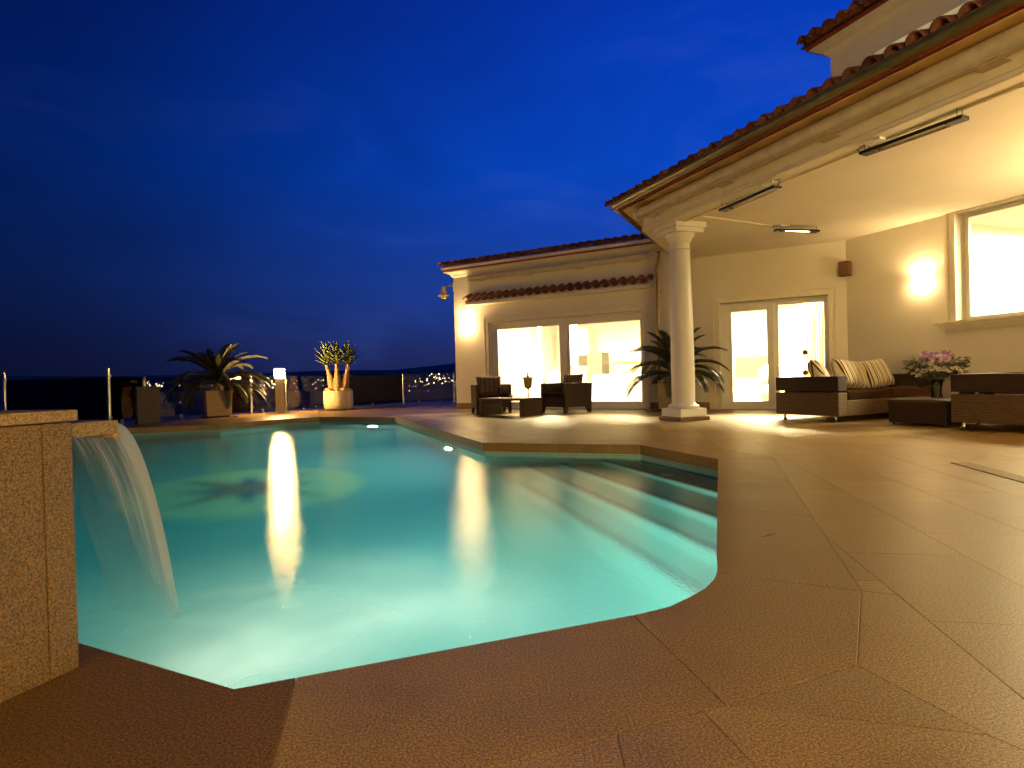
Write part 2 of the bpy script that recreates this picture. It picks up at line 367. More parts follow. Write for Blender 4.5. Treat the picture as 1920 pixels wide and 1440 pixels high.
tr = node(nt, 'ShaderNodeBsdfTransparent'); tr.inputs[0].default_value = (.95, .97, .95, 1)
tl = node(nt, 'ShaderNodeBsdfTranslucent'); tl.inputs[0].default_value = (.9, .88, .80, 1)
gs = node(nt, 'ShaderNodeBsdfGlossy', Roughness=.35); gs.inputs[0].default_value = (.9, .9, .85, 1)
di = node(nt, 'ShaderNodeBsdfDiffuse'); di.inputs[0].default_value = (.9, .88, .80, 1)
x1 = node(nt, 'ShaderNodeMixShader'); x1.inputs[0].default_value = .5; nt.links.new(tl.outputs[0], x1.inputs[1]); nt.links.new(di.outputs[0], x1.inputs[2])
x2 = node(nt, 'ShaderNodeMixShader'); x2.inputs[0].default_value = .3; nt.links.new(x1.outputs[0], x2.inputs[1]); nt.links.new(gs.outputs[0], x2.inputs[2])
x3 = node(nt, 'ShaderNodeMixShader'); nt.links.new(a4.outputs[0], x3.inputs[0]); nt.links.new(tr.outputs[0], x3.inputs[1]); nt.links.new(x2.outputs[0], x3.inputs[2])
nt.links.new(x3.outputs[0], o.inputs['Surface'])
M['fall'] = m

# ------------------------------------------------------------------ mesh helpers
class MB:
    def __init__(s, X=None): s.v = []; s.f = []; s.uv = {}; s.X = X or Matrix.Identity(4)
    def pt(s, p): s.v.append(s.X @ Vector(p)); return len(s.v) - 1
    def face(s, pts): i = [s.pt(p) for p in pts]; s.f.append(i); return s
    def box(s, x0, x1, y0, y1, z0, z1, top=1.0):
        cx, cyy = (x0 + x1) / 2, (y0 + y1) / 2
        q = [(x0, y0), (x1, y0), (x1, y1), (x0, y1)]
        b = [s.pt((x, y, z0)) for x, y in q]; t = [s.pt((cx + (x - cx) * top, cyy + (y - cyy) * top, z1)) for x, y in q]
        s.f += [b[::-1], t] + [[b[i], b[(i + 1) % 4], t[(i + 1) % 4], t[i]] for i in range(4)]
        return s
    def prism(s, poly, z0, z1, cham=0, bottom=True):
        if area(poly) < 0: poly = poly[::-1]
        n = len(poly)
        b = [s.pt((x, y, z0)) for x, y in poly]
        if cham:
            m_ = [s.pt((x, y, z1 - cham)) for x, y in poly]; t = [s.pt((x, y, z1)) for x, y in inset(poly, cham)]
            rings = [b, m_, t]
        else: t = [s.pt((x, y, z1)) for x, y in poly]; rings = [b, t]
        for u, w in zip(rings, rings[1:]):
            s.f += [[u[i], u[(i + 1) % n], w[(i + 1) % n], w[i]] for i in range(n)]
        s.f.append(t)
        if bottom: s.f.append(b[::-1])
        return s
    def tube(s, path, r, n=8, cap=True):
        path = [Vector(p) for p in path]; rs = r if isinstance(r, (list, tuple)) else [r] * len(path)
        rings = []
        for k, p in enumerate(path):
            d = (path[min(k + 1, len(path) - 1)] - path[max(k - 1, 0)]).normalized()
            a = d.cross(Vector((0, 0, 1)));
            if a.length < 1e-3: a = d.cross(Vector((1, 0, 0)))
            a.normalize(); c = d.cross(a)
            rings.append([s.pt(p + (a * math.cos(2 * math.pi * i / n) + c * math.sin(2 * math.pi * i / n)) * rs[k]) for i in range(n)])
        for u, w in zip(rings, rings[1:]): s.f += [[u[i], u[(i + 1) % n], w[(i + 1) % n], w[i]] for i in range(n)]
        if cap: s.f += [rings[0][::-1], rings[-1]]
        return s
    def lathe(s, prof, n=24, c=(0, 0, 0), capb=True, capt=True):
        rings = [[s.pt((c[0] + r * math.cos(2 * math.pi * i / n), c[1] + r * math.sin(2 * math.pi * i / n), c[2] + z)) for i in range(n)] for r, z in prof]
        for u, w in zip(rings, rings[1:]): s.f += [[u[i], u[(i + 1) % n], w[(i + 1) % n], w[i]] for i in range(n)]
        if capb: s.f.append(rings[0][::-1])
        if capt: s.f.append(rings[-1])
        return s
    def sweep(s, path, prof, closed=True):
        n = len(path); dirs = [(Vector(path[i + 1]) - Vector(path[i])).normalized() for i in range(n - 1)]
        offs = []
        for i in range(n):
            a = dirs[max(i - 1, 0)]; b_ = dirs[min(i, n - 2)]
            la = Vector((-a.y, a.x)); lb = Vector((-b_.y, b_.x)); mm = (la + lb).normalized()
            offs.append(mm / max(.3, mm.dot(la)))
        rings = [[s.pt((p[0] + o_.x * q[0], p[1] + o_.y * q[0], q[1])) for q in prof] for p, o_ in zip(path, offs)]
        m_ = len(prof); rng = range(m_ if closed else m_ - 1)
        for u, w in zip(rings, rings[1:]): s.f += [[u[i], w[i], w[(i + 1) % m_], u[(i + 1) % m_]] for i in rng]
        if closed: s.f += [rings[0], rings[-1][::-1]]
        return s
    def mesh(s, name):
        me = bpy.data.meshes.new(name); me.from_pydata([tuple(v) for v in s.v], [], s.f); me.validate()
        bm_ = bmesh.new(); bm_.from_mesh(me); bmesh.ops.recalc_face_normals(bm_, faces=bm_.faces); bm_.to_mesh(me); bm_.free()
        return me

def area(p): return sum(p[i][0] * p[(i + 1) % len(p)][1] - p[(i + 1) % len(p)][0] * p[i][1] for i in range(len(p))) / 2
def inset(poly, d):
    if area(poly) < 0: poly = poly[::-1]
    n = len(poly); out = []
    for i in range(n):
        a, b_, c_ = Vector(poly[i - 1]), Vector(poly[i]), Vector(poly[(i + 1) % n])
        e1 = (b_ - a).normalized(); e2 = (c_ - b_).normalized()
        n1 = Vector((-e1.y, e1.x)); n2 = Vector((-e2.y, e2.x)); mm = n1 + n2
        if mm.length < 1e-4: mm = n1
        mm.normalize(); q = b_ + mm * d / max(.35, mm.dot(n1)); out.append((q.x, q.y))
    return out

def link(name, me, m, parent=None, smooth=False, bev=0, local=None):
    o_ = bpy.data.objects.new(name, me); COL.objects.link(o_)
    if m is not None and not me.materials: me.materials.append(m)
    if parent is not None: o_.parent = parent
    if local is not None: o_.matrix_local = local
    if smooth:
        for p in me.polygons: p.use_smooth = True
        if smooth == 'auto':
            bm_ = bmesh.new(); bm_.from_mesh(me)
            for e in bm_.edges:
                if len(e.link_faces) == 2 and e.calc_face_angle(0) > R(35): e.smooth = False
            bm_.to_mesh(me); bm_.free()
    if bev:
        bm_ = bmesh.new(); bm_.from_mesh(me)
        es = [e for e in bm_.edges if len(e.link_faces) == 2 and e.calc_face_angle(0) > R(40)]
        bmesh.ops.bevel(bm_, geom=es, offset=bev, segments=2, affect='EDGES', profile=.6)
        bm_.to_mesh(me); bm_.free()
    return o_
def obj(name, mb, m, parent=None, smooth=False, bev=0, local=None): return link(name, mb.mesh(name), m, parent, smooth, bev, local)
def tag(o_, label=None, cat=None, group=None, kind=None):
    for k, v_ in (('label', label), ('category', cat), ('group', group), ('kind', kind)):
        if v_: o_[k] = v_
    return o_
def thing(name, label, cat, loc=(0, 0, 0), rot=0, group=None):
    e = bpy.data.objects.new(name, None); COL.objects.link(e); e.location = loc; e.rotation_euler = (0, 0, rot); e.empty_display_size = .1
    return tag(e, label, cat, group)
def copy_tree(o_, parent=None):
    c_ = o_.copy(); COL.objects.link(c_)
    if parent is not None: c_.parent = parent
    for ch in list(o_.children): copy_tree(ch, c_)
    return c_
def bear(deg): return R(90 - deg)          # rotation that points local +x along a compass bearing
def bd(deg): return Vector((math.sin(R(deg)), math.cos(R(deg))))
def T(x, y, z): return Matrix.Translation((x, y, z))
def pip(p, poly):
    c_ = False; n = len(poly)
    for i in range(n):
        (x1, y1), (x2, y2) = poly[i], poly[(i + 1) % n]
        if (y1 > p[1]) != (y2 > p[1]) and p[0] < (x2 - x1) * (p[1] - y1) / (y2 - y1) + x1: c_ = not c_
    return c_
def set_uv(me, fn):
    uvl = me.uv_layers.new(name='UVMap')
    for p in me.polygons:
        for li in p.loop_indices: uvl.data[li].uv = fn(me.vertices[me.loops[li].vertex_index].co, p.normal)

# ------------------------------------------------------------------ land, hills, town
P = [(-1.301, 1.769), (-.708, 1.476), (.385, 1.878), (.49, 1.93), (.573, 2.003), (.655, 2.085), (.719, 2.179), (.778, 2.31), (.827, 2.468),
     (1.784, 5.221), (1.368, 6.463), (-.368, 7.108), (-2.527, 12.769), (-4.368, 13.527), (-5.05, 13.2), (-5.829, 11.9), (-7.442, 11.277), (-8.4, 11.0), (-2.35, 2.29)]
OUTLINE = [(-14, -7), (-14, 13.3), (-8.9, 12.8), (-9.0, 14.2), (-7.6, 16.9), (-4.1, 21.0), (-2.3, 22.0), (1.5, 24.0), (16, 24), (16, -7)]

mb = MB()
rnd = random.Random(3)
rows = []
for j, dist in enumerate([16, 40, 90, 180, 350, 700, 1200, 1900, 2600, 3300, 4200, 6000, 9000]):
    row = []
    for i in range(97):
        ang = R(-180 + i * 3.75)
        x, y = dist * math.sin(ang) * (1.25 if j < 2 else 1), dist * math.cos(ang) * (1.7 if j < 2 else 1)
        z = {0: -3.2, 1: -9, 2: -18, 3: -30, 4: -48, 5: -70, 6: -85, 7: -80}.get(j, -70)
        if j >= 7:
            b_ = math.degrees(ang)
            ridge = 62 + 52 * math.exp(-((b_ - 3) / 13) ** 2) + 22 * math.exp(-((b_ + 40) / 15) ** 2)
            ridge += 30 * noise.noise((b_ * .09, 1.7, 0)) + 12 * noise.noise((b_ * .31, 4.7, 0))
            z = {7: -80, 8: -45, 9: .45 * ridge, 10: ridge * 1.18, 11: ridge * .8, 12: 0}[j]
        z += (4 * noise.noise((x * .01, y * .01, 0)) if 2 <= j < 7 else 0)
        row.append(mb.pt((x, y, z)))
    rows.append(row)
for u, w in zip(rows, rows[1:]):
    for i in range(96): mb.f.append([u[i], u[i + 1], w[i + 1], w[i]])
mb.f.append(rows[0][:-1])
tag(obj('hillside', mb, M['hill'], smooth=True), kind='structure')

def ray_point(az, elv, dist): return Vector((math.sin(R(az)) * dist, math.cos(R(az)) * dist, .75 + dist * math.tan(R(elv))))
rnd = random.Random(11)
lights = []
# (azimuth, elevation) in degrees of the lit places in the valley; the densest towns lie due north-west and north
for a0, a1, e0, e1, n_ in ((-32.6, -30.2, .15, .60, 26), (-9.8, -5.2, -.50, .75, 48), (-22.0, -17.5, -.25, .40, 18), (-38.5, -34, -.1, .5, 14), (-40, -8, -2.2, -.2, 26), (-30, -22, -.2, .4, 14), (-16, -10, -.3, .3, 14)):
    for _ in range(n_): lights.append((rnd.uniform(a0, a1), rnd.uniform(e0, e1), rnd.choice((.6, .8, 1.0, 1.5)), rnd.random()))
meA = MB().lathe([(.01, -1), (.87, -.5), (.87, .5), (.01, 1)], 6).mesh('town_light'); meA.materials.append(M['townlight'])
meB = meA.copy(); meB.materials[0] = M['townwhite']
for az, e_, sz, w_ in lights:
    d_ = 1500
    o_ = link('town_light', meA if w_ < .68 else meB, None)
    o_.location = ray_point(az, e_, d_); o_.scale = (sz,) * 3
    tag(o_, 'tiny lamp of the distant town beyond the glass fence', 'town light', 'lamps of the town in the valley')

# ------------------------------------------------------------------ terrace
deck = tag(obj('terrace', MB().prism(OUTLINE, -.6, -.012), M['grout']), kind='structure')
# the pool shaft goes through the bed: rebuild the top of the bed as a sheet with a hole
def diff(poly, holes):
    """triangles of poly outside the holes"""
    vs, fs = [], []
    for q in [poly] + holes:
        if area(q) < 0: q = q[::-1]
        fs.append(list(range(len(vs), len(vs) + len(q)))); vs += [Vector(p) for p in q]
    ov, oe, of, ovo, oeo, ofo = delaunay_2d_cdt(vs, [], fs, 1, 1e-5)
    return ov, [f for f, src in zip(of, ofo) if src == [0] or (0 in src and len(src) == 1)]
def hole_slab(poly, holes, z0, z1):
    ov, tris = diff(poly, holes)
    if not tris: return None
    mb_ = MB()
    t = [mb_.pt((v_.x, v_.y, z1)) for v_ in ov]; b_ = [mb_.pt((v_.x, v_.y, z0)) for v_ in ov]
    cnt = {}
    for f in tris:
        mb_.f.append([t[i] for i in f])
        for i in range(len(f)):
            e = (f[i], f[(i + 1) % len(f)]); cnt[e] = cnt.get(e, 0) + 1
    for (i, j) in list(cnt):
        if (j, i) not in cnt: mb_.f.append([t[j], t[i], b_[i], b_[j]])
    return mb_

def ring_offset(poly, d):                  # outward
    return inset(poly, -d)
if area(P) < 0: P = P[::-1]
POUT = ring_offset(P, .47)
# measured outer corners on the near side of the coping
C4, C5, C6 = (1.166, 2.019), (.858, 1.512), (.463, 1.345)
TRI, D1B, D1E = (.95, 1.21), (1.2603, 1.9783), (1.1327, 1.3397)
K3, K4, K1 = (-.573, 1.526), (-.453, 1.003), (.36, 1.869)
M1 = (.749, 2.24)
o_left = (-1.75, 1.50); o_b1 = (-.93, 1.02)
# coping stones
stones = []
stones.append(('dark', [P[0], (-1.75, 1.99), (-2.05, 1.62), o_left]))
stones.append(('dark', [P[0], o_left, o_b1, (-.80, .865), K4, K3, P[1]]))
stones.append(('mid', [K3, K4, C6, K1]))
stones.append(('mid', [K1, C6, C5, C4, M1, (.719, 2.179), (.655, 2.085), (.573, 2.003), (.49, 1.93), (.385, 1.878)]))
# right side, split in two, then the far sides
p34a = Vector(M1); p4 = Vector((1.784, 5.221)); c1 = Vector((2.273, 5.23)); c4 = Vector(C4)
A3 = Vector((.827, 2.468))
def lerp(a, b_, t): return tuple(Vector(a).lerp(Vector(b_), t))
stones.append(('mid', [M1, C4, lerp(C4, c1, .33), lerp(A3, p4, .32), tuple(A3), (.778, 2.31)]))
stones.append(('mid', [lerp(A3, p4, .32), lerp(C4, c1, .33), lerp(C4, c1, .66), lerp(A3, p4, .66)]))
stones.append(('mid', [lerp(A3, p4, .66), lerp(C4, c1, .66), tuple(c1), tuple(p4)]))
idx = {tuple(p): i for i, p in enumerate(P)}
far_pts = [(1.784, 5.221), (1.368, 6.463), (-.368, 7.108), (-2.527, 12.769), (-4.368, 13.527), (-5.05, 13.2), (-5.829, 11.9), (-7.442, 11.277), (-8.4, 11.0), (-2.35, 2.29)]
outs = {tuple(p): POUT[i] for i, p in enumerate(P)}
outs[(1.784, 5.221)] = tuple(c1)
for a, b_ in zip(far_pts, far_pts[1:]):
    L = (Vector(a) - Vector(b_)).length; n_ = max(1, round(L / .95))
    for k in range(n_):
        stones.append(('mid', [lerp(a, b_, k / n_), lerp(outs[a], outs[b_], k / n_), lerp(outs[a], outs[b_], (k + 1) / n_), lerp(a, b_, (k + 1) / n_)]))
coping_outer = [o_left, o_b1, (-.80, .865), K4, C6, C5, C4, tuple(c1)] + [outs[p] for p in far_pts[1:]] + [(-2.05, 1.62)]

# custom slabs of the near right corner, following the joints that show
near = [[C5, C4, D1B, D1E, (1.0664, 1.0078), TRI], [C5, TRI, C6],
        [C6, TRI, (1.0664, 1.0078), (.95, .3), (.62, .3), (.405, 1.3233)], [K4, (.20, 1.248), (.17, .3), (-.35, .3)], [(.20, 1.248), (.405, 1.3233), (.62, .3), (.17, .3)]]
bigholes = [coping_outer]
def slab_mesh(poly, z1=0.0, depth=.03): return MB().prism(inset(poly, .0012), z1 - depth, z1, .0006, bottom=False)
for q in near:
    obj('slab', slab_mesh(q), M['deck'], deck)
U = Vector((.981, -.196)); V = Vector((.196, .981))
near_union = [(-.35, .3), K4, C6, C5, C4, D1B, D1E, (1.0664, 1.0078), (.95, .3)]
cells = []
W_, L_ = .435, .70
HOUSE = [(-1.35, 15.8), (6.5, 11.4), (10.5, 1.5), (16, 1.5), (16, 24), (1.6, 24)]
for i in range(-45, 44):
    for j in range(-16, 40):
        u0 = .848 + i * W_; v0 = 2.67 + j * L_ + (i % 2) * L_ * .5
        if u0 < -14 or u0 > 14: continue
        quad = [tuple(U * (u0 + a) + V * (v0 + b_)) for a, b_ in ((0, 0), (W_, 0), (W_, L_), (0, L_))]
        cen = U * (u0 + W_ / 2) + V * (v0 + L_ / 2)
        if not pip(cen, OUTLINE) or pip(cen, HOUSE): continue
        cells.append((cen.length, quad, cen))
cells.sort(key=lambda t: t[0])
def in_view(c_): return c_.y > .2 and abs(math.atan2(c_.x, c_.y)) < R(46)
cen_cop = [Vector(p) for p in coping_outer]
holes = [ring_offset(coping_outer, .0012), ring_offset(near_union, .0012)]
shown = 0; far_mb = MB()
for dist, quad, cen in cells:
    q = inset(quad, .001)
    touch = any(pip(p, h) for p in quad for h in holes) or any(pip(p, quad) for h in holes for p in h) or dist < 3.2
    allin = all(pip(p, holes[0]) for p in quad) and pip(cen, holes[0])
    if allin: continue
    single = in_view(cen) and shown < 190 and dist < 9.5
    if touch:
        mb_ = hole_slab(q, holes, -.03, 0)
        if mb_ is None: continue
    else: mb_ = MB().prism(q, -.03, 0, .0005, bottom=False)
    if single:
        obj('slab', mb_, M['deck'], deck); shown += 1
    else:
        k = len(far_mb.v); far_mb.v += mb_.v; far_mb.f += [[a + k for a in f] for f in mb_.f]
tag(obj('slab_paving', far_mb, M['deckfar'], deck), kind='stuff')

# open the bed where the pool goes through
bed = hole_slab(OUTLINE, [ring_offset(P, .05)], -.6, -.0022)
deck.data = bed.mesh('terrace'); deck.data.materials.append(M['grout'])

# ------------------------------------------------------------------ pool
ZW, ZF = -.165, -1.5
mb = MB(); n = len(P)
sh = ring_offset(P, .02)
acc = 0; uvs = []
for i in range(n):
    a, b_ = sh[i], sh[(i + 1) % n]
    mb.face([(a[0], a[1], ZF), (b_[0], b_[1], ZF), (b_[0], b_[1], -.03), (a[0], a[1], -.03)])
ff = [mb.pt((x, y, ZF)) for x, y in sh]; mb.f.append(ff)
me = bpy.data.meshes.new('pool_basin'); me.from_pydata([tuple(v) for v in mb.v], [], mb.f); me.update()
def puv(co, nn):
    if abs(nn.z) > .5: return (co.x, co.y)
    d_ = Vector((-nn.y, nn.x)).normalized(); return (co.x * d_.x + co.y * d_.y, co.z)
set_uv(me, puv)
pool = tag(link('pool_basin', me, M['mosaic']), kind='structure')
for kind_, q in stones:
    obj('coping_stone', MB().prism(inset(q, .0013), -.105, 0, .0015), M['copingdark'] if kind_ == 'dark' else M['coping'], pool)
# steps: parallel to the short right side
e45 = (Vector((1.368, 6.463)) - Vector((1.784, 5.221))).normalized(); nin = Vector((-e45.y, e45.x))
if nin.dot(Vector((-1, -.3))) < 0: nin = -nin
def clip_half(poly, p0, nrm):             # keep the side where (p-p0).nrm <= 0
    out = []
    for i in range(len(poly)):
        a, b_ = Vector(poly[i]), Vector(poly[(i + 1) % len(poly)]); da, db = (a - p0).dot(nrm), (b_ - p0).dot(nrm)
        if da <= 0: out.append(tuple(a))
        if (da < 0 < db) or (db < 0 < da): out.append(tuple(a.lerp(b_, da / (da - db))))
    return out
right_part = [(.385, 1.878), (.49, 1.93), (.573, 2.003), (.655, 2.085), (.719, 2.179), (.778, 2.31), (.827, 2.468), (1.784, 5.221), (1.368, 6.463), (-.368, 7.108)]
right_part = inset(right_part, -.018)
for k, (d_, z_) in enumerate(((.31, -.30), (.70, -.52), (1.02, -.76), (1.34, -1.02))):
    p0 = Vector((1.784, 5.221)) + nin * d_
    q = clip_half(right_part, p0, nin)
    me = MB().prism(q, ZF + .002 + k * .001, z_).mesh('pool_step'); set_uv(me, puv)
    st = link('pool_step', me, M['mosaic'], pool)
    # dark edge tile along the tread
    dd = [(Vector(p) - p0).dot(e45) for p in q if abs((Vector(p) - p0).dot(nin)) < 1e-3]
    if len(dd) >= 2:
        a, b_ = min(dd) + .01, max(dd) - .01
        e = [p0 + e45 * a + nin * .004, p0 + e45 * b_ + nin * .004, p0 + e45 * b_ - nin * .055, p0 + e45 * a - nin * .055]
        me = MB().prism([tuple(p) for p in e], z_ - .05, z_ + .004).mesh('step_edge'); set_uv(me, puv)
        link('step_edge', me, M['mosaicstep'], st)
# drain cover on the top step and the compass on the floor
obj('skimmer_cover', MB().lathe([(.07, 0), (.07, .008)], 20, (1.44, 5.6, -.297)), M['white'], pool)
cx, cy_ = -2.98, 6.68
rose = obj('compass_disc', MB().lathe([(1.25, 0), (1.25, .006)], 48, (cx, cy_, ZF + .004)), M['compasspale'], pool)
for k in range(8):
    a = R(22 + 45 * k); L = 1.12 if k % 2 else .8; w = .26
    mb = MB(); zz = ZF + .014 + (k % 2) * .004
    tip = (cx + L * math.cos(a), cy_ + L * math.sin(a)); l = (cx + w * math.cos(a + .6), cy_ + w * math.sin(a + .6)); r_ = (cx + w * math.cos(a - .6), cy_ + w * math.sin(a - .6))
    mb.prism([(cx, cy_), r_, tip, l], zz, zz + .004)
    obj('star_point', mb, M['compassorange'] if k % 2 else M['compassblue'], rose)
# water body
wp = ring_offset(P, .012)
mb = MB().prism(wp, ZF - .02, ZW)
water = tag(obj('pool_water', mb, M['water']), kind='structure')

def pool_lamp(loc, nrm, power, label, tilt=0):
    t = thing('pool_light', label, 'pool light', loc, 0, 'underwater pool lamps')
    d_ = Vector((nrm[0], nrm[1], tilt)).normalized(); q = d_.to_track_quat('Z', 'Y').to_matrix().to_4x4()
    obj('rim', MB(q).lathe([(.125, 0), (.125, .015), (.10, .022), (.10, .006)], 24, capb=True, capt=False), M['metal'], t, 'auto')
    obj('lens', MB(q).lathe([(.098, .006), (.098, .010), (.06, .016), (.002, .018)], 24), M['poollens'], t, True)
    l = bpy.data.lights.new('pool_lamp', 'AREA'); l.shape = 'DISK'; l.size = .2; l.energy = power; l.color = (1.0, .93, .74)
    lo = bpy.data.objects.new('pool_lamp', l); COL.objects.link(lo); lo.parent = t
    lo.matrix_local = T(*(d_ * .03)) @ (-d_).to_track_quat('Z', 'Y').to_matrix().to_4x4()
w67 = (Vector((-2.527, 12.769)) - Vector((-.368, 7.108))).normalized(); n67 = Vector((-w67.y, w67.x))
n78 = Vector((-.38, -.925))
pool_lamp((-3.02, 12.93, -.52), n78, 150, 'underwater lamp in the far end wall below the round pot')
pool_lamp((-.90, 8.45, -.52), n67, 150, 'underwater lamp in the side wall near the inner pool corner')
pool_lamp((-.92, 1.60, -.58), Vector((.438, .9)), 12, 'underwater lamp below the near edge beside the waterfall')
pool_lamp((.735, 2.26, -.52), Vector((-.50, .87)), 290, 'underwater lamp at the rounded near corner by the steps')

# ------------------------------------------------------------------ fountain wall and waterfall
ft = thing('fountain_wall', 'speckled granite wall block with pale cap at the near pool edge', 'fountain', (-1.19, 1.612, 0), bear(18))
# local x: along the long face towards the pool (bearing 18), y: to the left
obj('wall_panel', MB().box(-2.2, -.0755, .003, .62, 0, .665), M['block'], ft, bev=.004)
obj('end_slab', MB().box(-.074, 0, 0, .62, 0, .665), M['block'], ft, bev=.006)
obj('cap_stone', MB().box(-2.2, .008, -.014, .66, .668, .699), M['blockcap'], ft, bev=.006)
sp = obj('spout', MB().box(-.3, .225, .115, .60, .612, .655), M['blockcap'], ft, bev=.003)
obj('spout_lip', MB().box(.205, .232, .113, .602, .600, .614), M['rock'], sp, bev=.003)
mb = MB(); rows = []
NU, NV = 40, 26
lip0 = Vector((.222, .117, .645)); side = Vector((0, .48, 0))
uvd = []
for j in range(NV + 1):
    t_ = j / NV; tt = t_ * .41
    row = []
    for i in range(NU + 1):
        u_ = i / NU
        nar = 1 - .25 * t_
        x = lip0.x + 1.05 * tt + .012 * noise.noise((u_ * 9, t_ * 1.2, 0)) * t_
        y = lip0.y + .02 * t_ + (1 - u_) * .48 * nar + .22 * t_
        z = lip0.z - .12 * tt - 4.5 * tt * tt + .006 * noise.noise((u_ * 14, t_ * 2, 5))
        row.append(mb.pt((x, y, z))); uvd.append((u_, t_))
    rows.append(row)
for a, b_ in zip(rows, rows[1:]):
    for i in range(NU): mb.f.append([a[i], a[i + 1], b_[i + 1], b_[i]])
me = bpy.data.meshes.new('waterfall'); me.from_pydata([tuple(v) for v in mb.v], [], mb.f); me.update()
ul = me.uv_layers.new(name='UVMap')
for lp in me.loops: ul.data[lp.index].uv = uvd[lp.vertex_index]
wf = link('waterfall', me, M['fall'], None, True); wf.location = ft.location; wf.rotation_euler = ft.rotation_euler
tag(wf, 'thin curved sheet of water pouring from the stone spout into the pool', 'waterfall')

# ------------------------------------------------------------------ villa
C = Vector((6.3935, 11.3487)); dW = Vector((.8713, -.4908)); nW = Vector((.4908, .8713)); dE = Vector((.3705, -.9288)); nE = Vector((.9288, .3705))
BF = Vector((2.2905, 10.135))
villa = thing('villa', 'cream stucco villa with tiled roofs, lit glass doors and white column', 'house', (C.x, C.y, 0))
def frame(o2, dx, dy): return Matrix(((dx.x, dy.x, 0, o2.x - C.x), (dx.y, dy.y, 0, o2.y - C.y), (0, 0, 1, 0), (0, 0, 0, 1)))
FW = frame(C, dW, nW)        # x along the wing wall, y into the house
FR = frame(C, dE, nE)        # x along the right wall towards the camera side, y into the house
FE = frame(BF, dE, nE)       # x along the porch beam, y inwards from its face
WX0 = -9.03
# walls
mb = MB(FW)
mb.box(WX0, -7.96, 0, .3, 0, 3.6).box(-3.98, -2.317, 0, .3, 0, 3.6).box(-.317, .10, 0, .3, 0, 3.6)
mb.box(-7.96, -3.98, 0, .3, 2.2, 3.6).box(-2.317, -.317, 0, .3, 2.21, 3.6)
wallw = obj('terrace_wall', mb, M['stucco'], villa)
obj('side_wall', MB(FW).box(WX0, WX0 + .3, .3, 6.2, 0, 3.6), M['stucco'], villa)
mb = MB(FR)
RW0, RW1, RZ0 = 1.975, 4.95, 1.49
mb.box(0, RW0, 0, .34, 0, 3.5).box(RW1, 13.5, 0, .34, 0, 3.5).box(RW0, RW1, 0, .34, 0, RZ0).box(RW0, RW1, 0, .34, 3.18, 3.5)
wallr = obj('porch_wall', mb, M['stucco'], villa)
# skirting stones
def skirt(F_, x0, x1):
    n_ = max(1, round((x1 - x0) / .6))
    for k in range(n_):
        a, b_ = x0 + (x1 - x0) * k / n_, x0 + (x1 - x0) * (k + 1) / n_
        obj('skirting_stone', MB(F_).box(a + .001, b_ - .001, -.018, .002, 0, .15), M['skirt'], villa, bev=.003)
skirt(FW, WX0 - .02, -8.29); skirt(FW, -3.83, -2.56); skirt(FW, -.2, -.02); skirt(FR, .03, 9.0)
# interior shells
def room(F_, x0, x1, y0, y1, h, name):
    mb_ = MB(F_)
    mb_.box(x0 - .1, x0, y0, y1, 0, h).box(x1, x1 + .1, y0, y1, 0, h).box(x0 - .1, x1 + .1, y1, y1 + .1, 0, h).box(x0 - .1, x1 + .1, y0, y1 + .1, h, h + .1)
    w_ = obj('room_wall', mb_, M['room'], villa)
    obj('room_floor', MB(F_).box(x0, x1, y0 - .28, y1, -.02, .006), M['roomfloor'], villa)
room(FW, -8.7, -3.3, .302, 5.6, 2.75, 'wing'); room(FW, -3.0, .35, .302, 5.0, 2.8, 'hall'); room(FR, 1.3, 6.5, .342, 4.2, 3.3, 'parlour')
# door and window surrounds: two stepped bands
def surround(F_, x0, x1, z0, z1, w, sill=False, name='door_surround'):
    mb_ = MB(F_)
    for off, d_, ww in ((0, .055, w * .35), (w * .35, .035, w * .40), (w * .75, .05, w * .25)):
        a = x0 - off; b_ = x1 + off; c_ = z1 + off
        mb_.box(a - ww, a, -d_, .002, z0, c_ + ww).box(b_, b_ + ww, -d_, .002, z0, c_ + ww).box(a, b_, -d_, .002, c_, c_ + ww)
    return obj(name, mb_, M['trim'], villa, bev=.006)
surround(FW, -7.96, -3.98, 0, 2.2, .14); surround(FW, -2.317, -.317, 0, 2.21, .15)
mb = MB(FR)
for a, b_, d_ in ((RW0 - .16, RW0 - .11, .05), (RW0 - .11, RW0 - .04, .03), (RW0 - .04, RW0 + .002, .055)): mb.box(a, b_, -d_, .002, RZ0, 3.21)
for a, b_, d_ in ((RW1 - .002, RW1 + .04, .055), (RW1 + .04, RW1 + .11, .03)): mb.box(a, b_, -d_, .002, RZ0, 3.21)
mb.box(RW0 + .002, RW1 - .002, -.03, .002, 3.178, 3.21)
obj('window_surround', mb, M['trim'], villa, bev=.005)
mb = MB(FR)
for z0, z1, d_, x in ((1.445, 1.487, .17, .28), (1.40, 1.445, .13, .24), (1.36, 1.40, .10, .20), (1.325, 1.36, .06, .16)): mb.box(RW0 - x, RW1 + x, -d_, .20 if z0 > 1.44 else .002, z0, z1)
obj('window_sill', mb, M['trim'], villa, bev=.008)

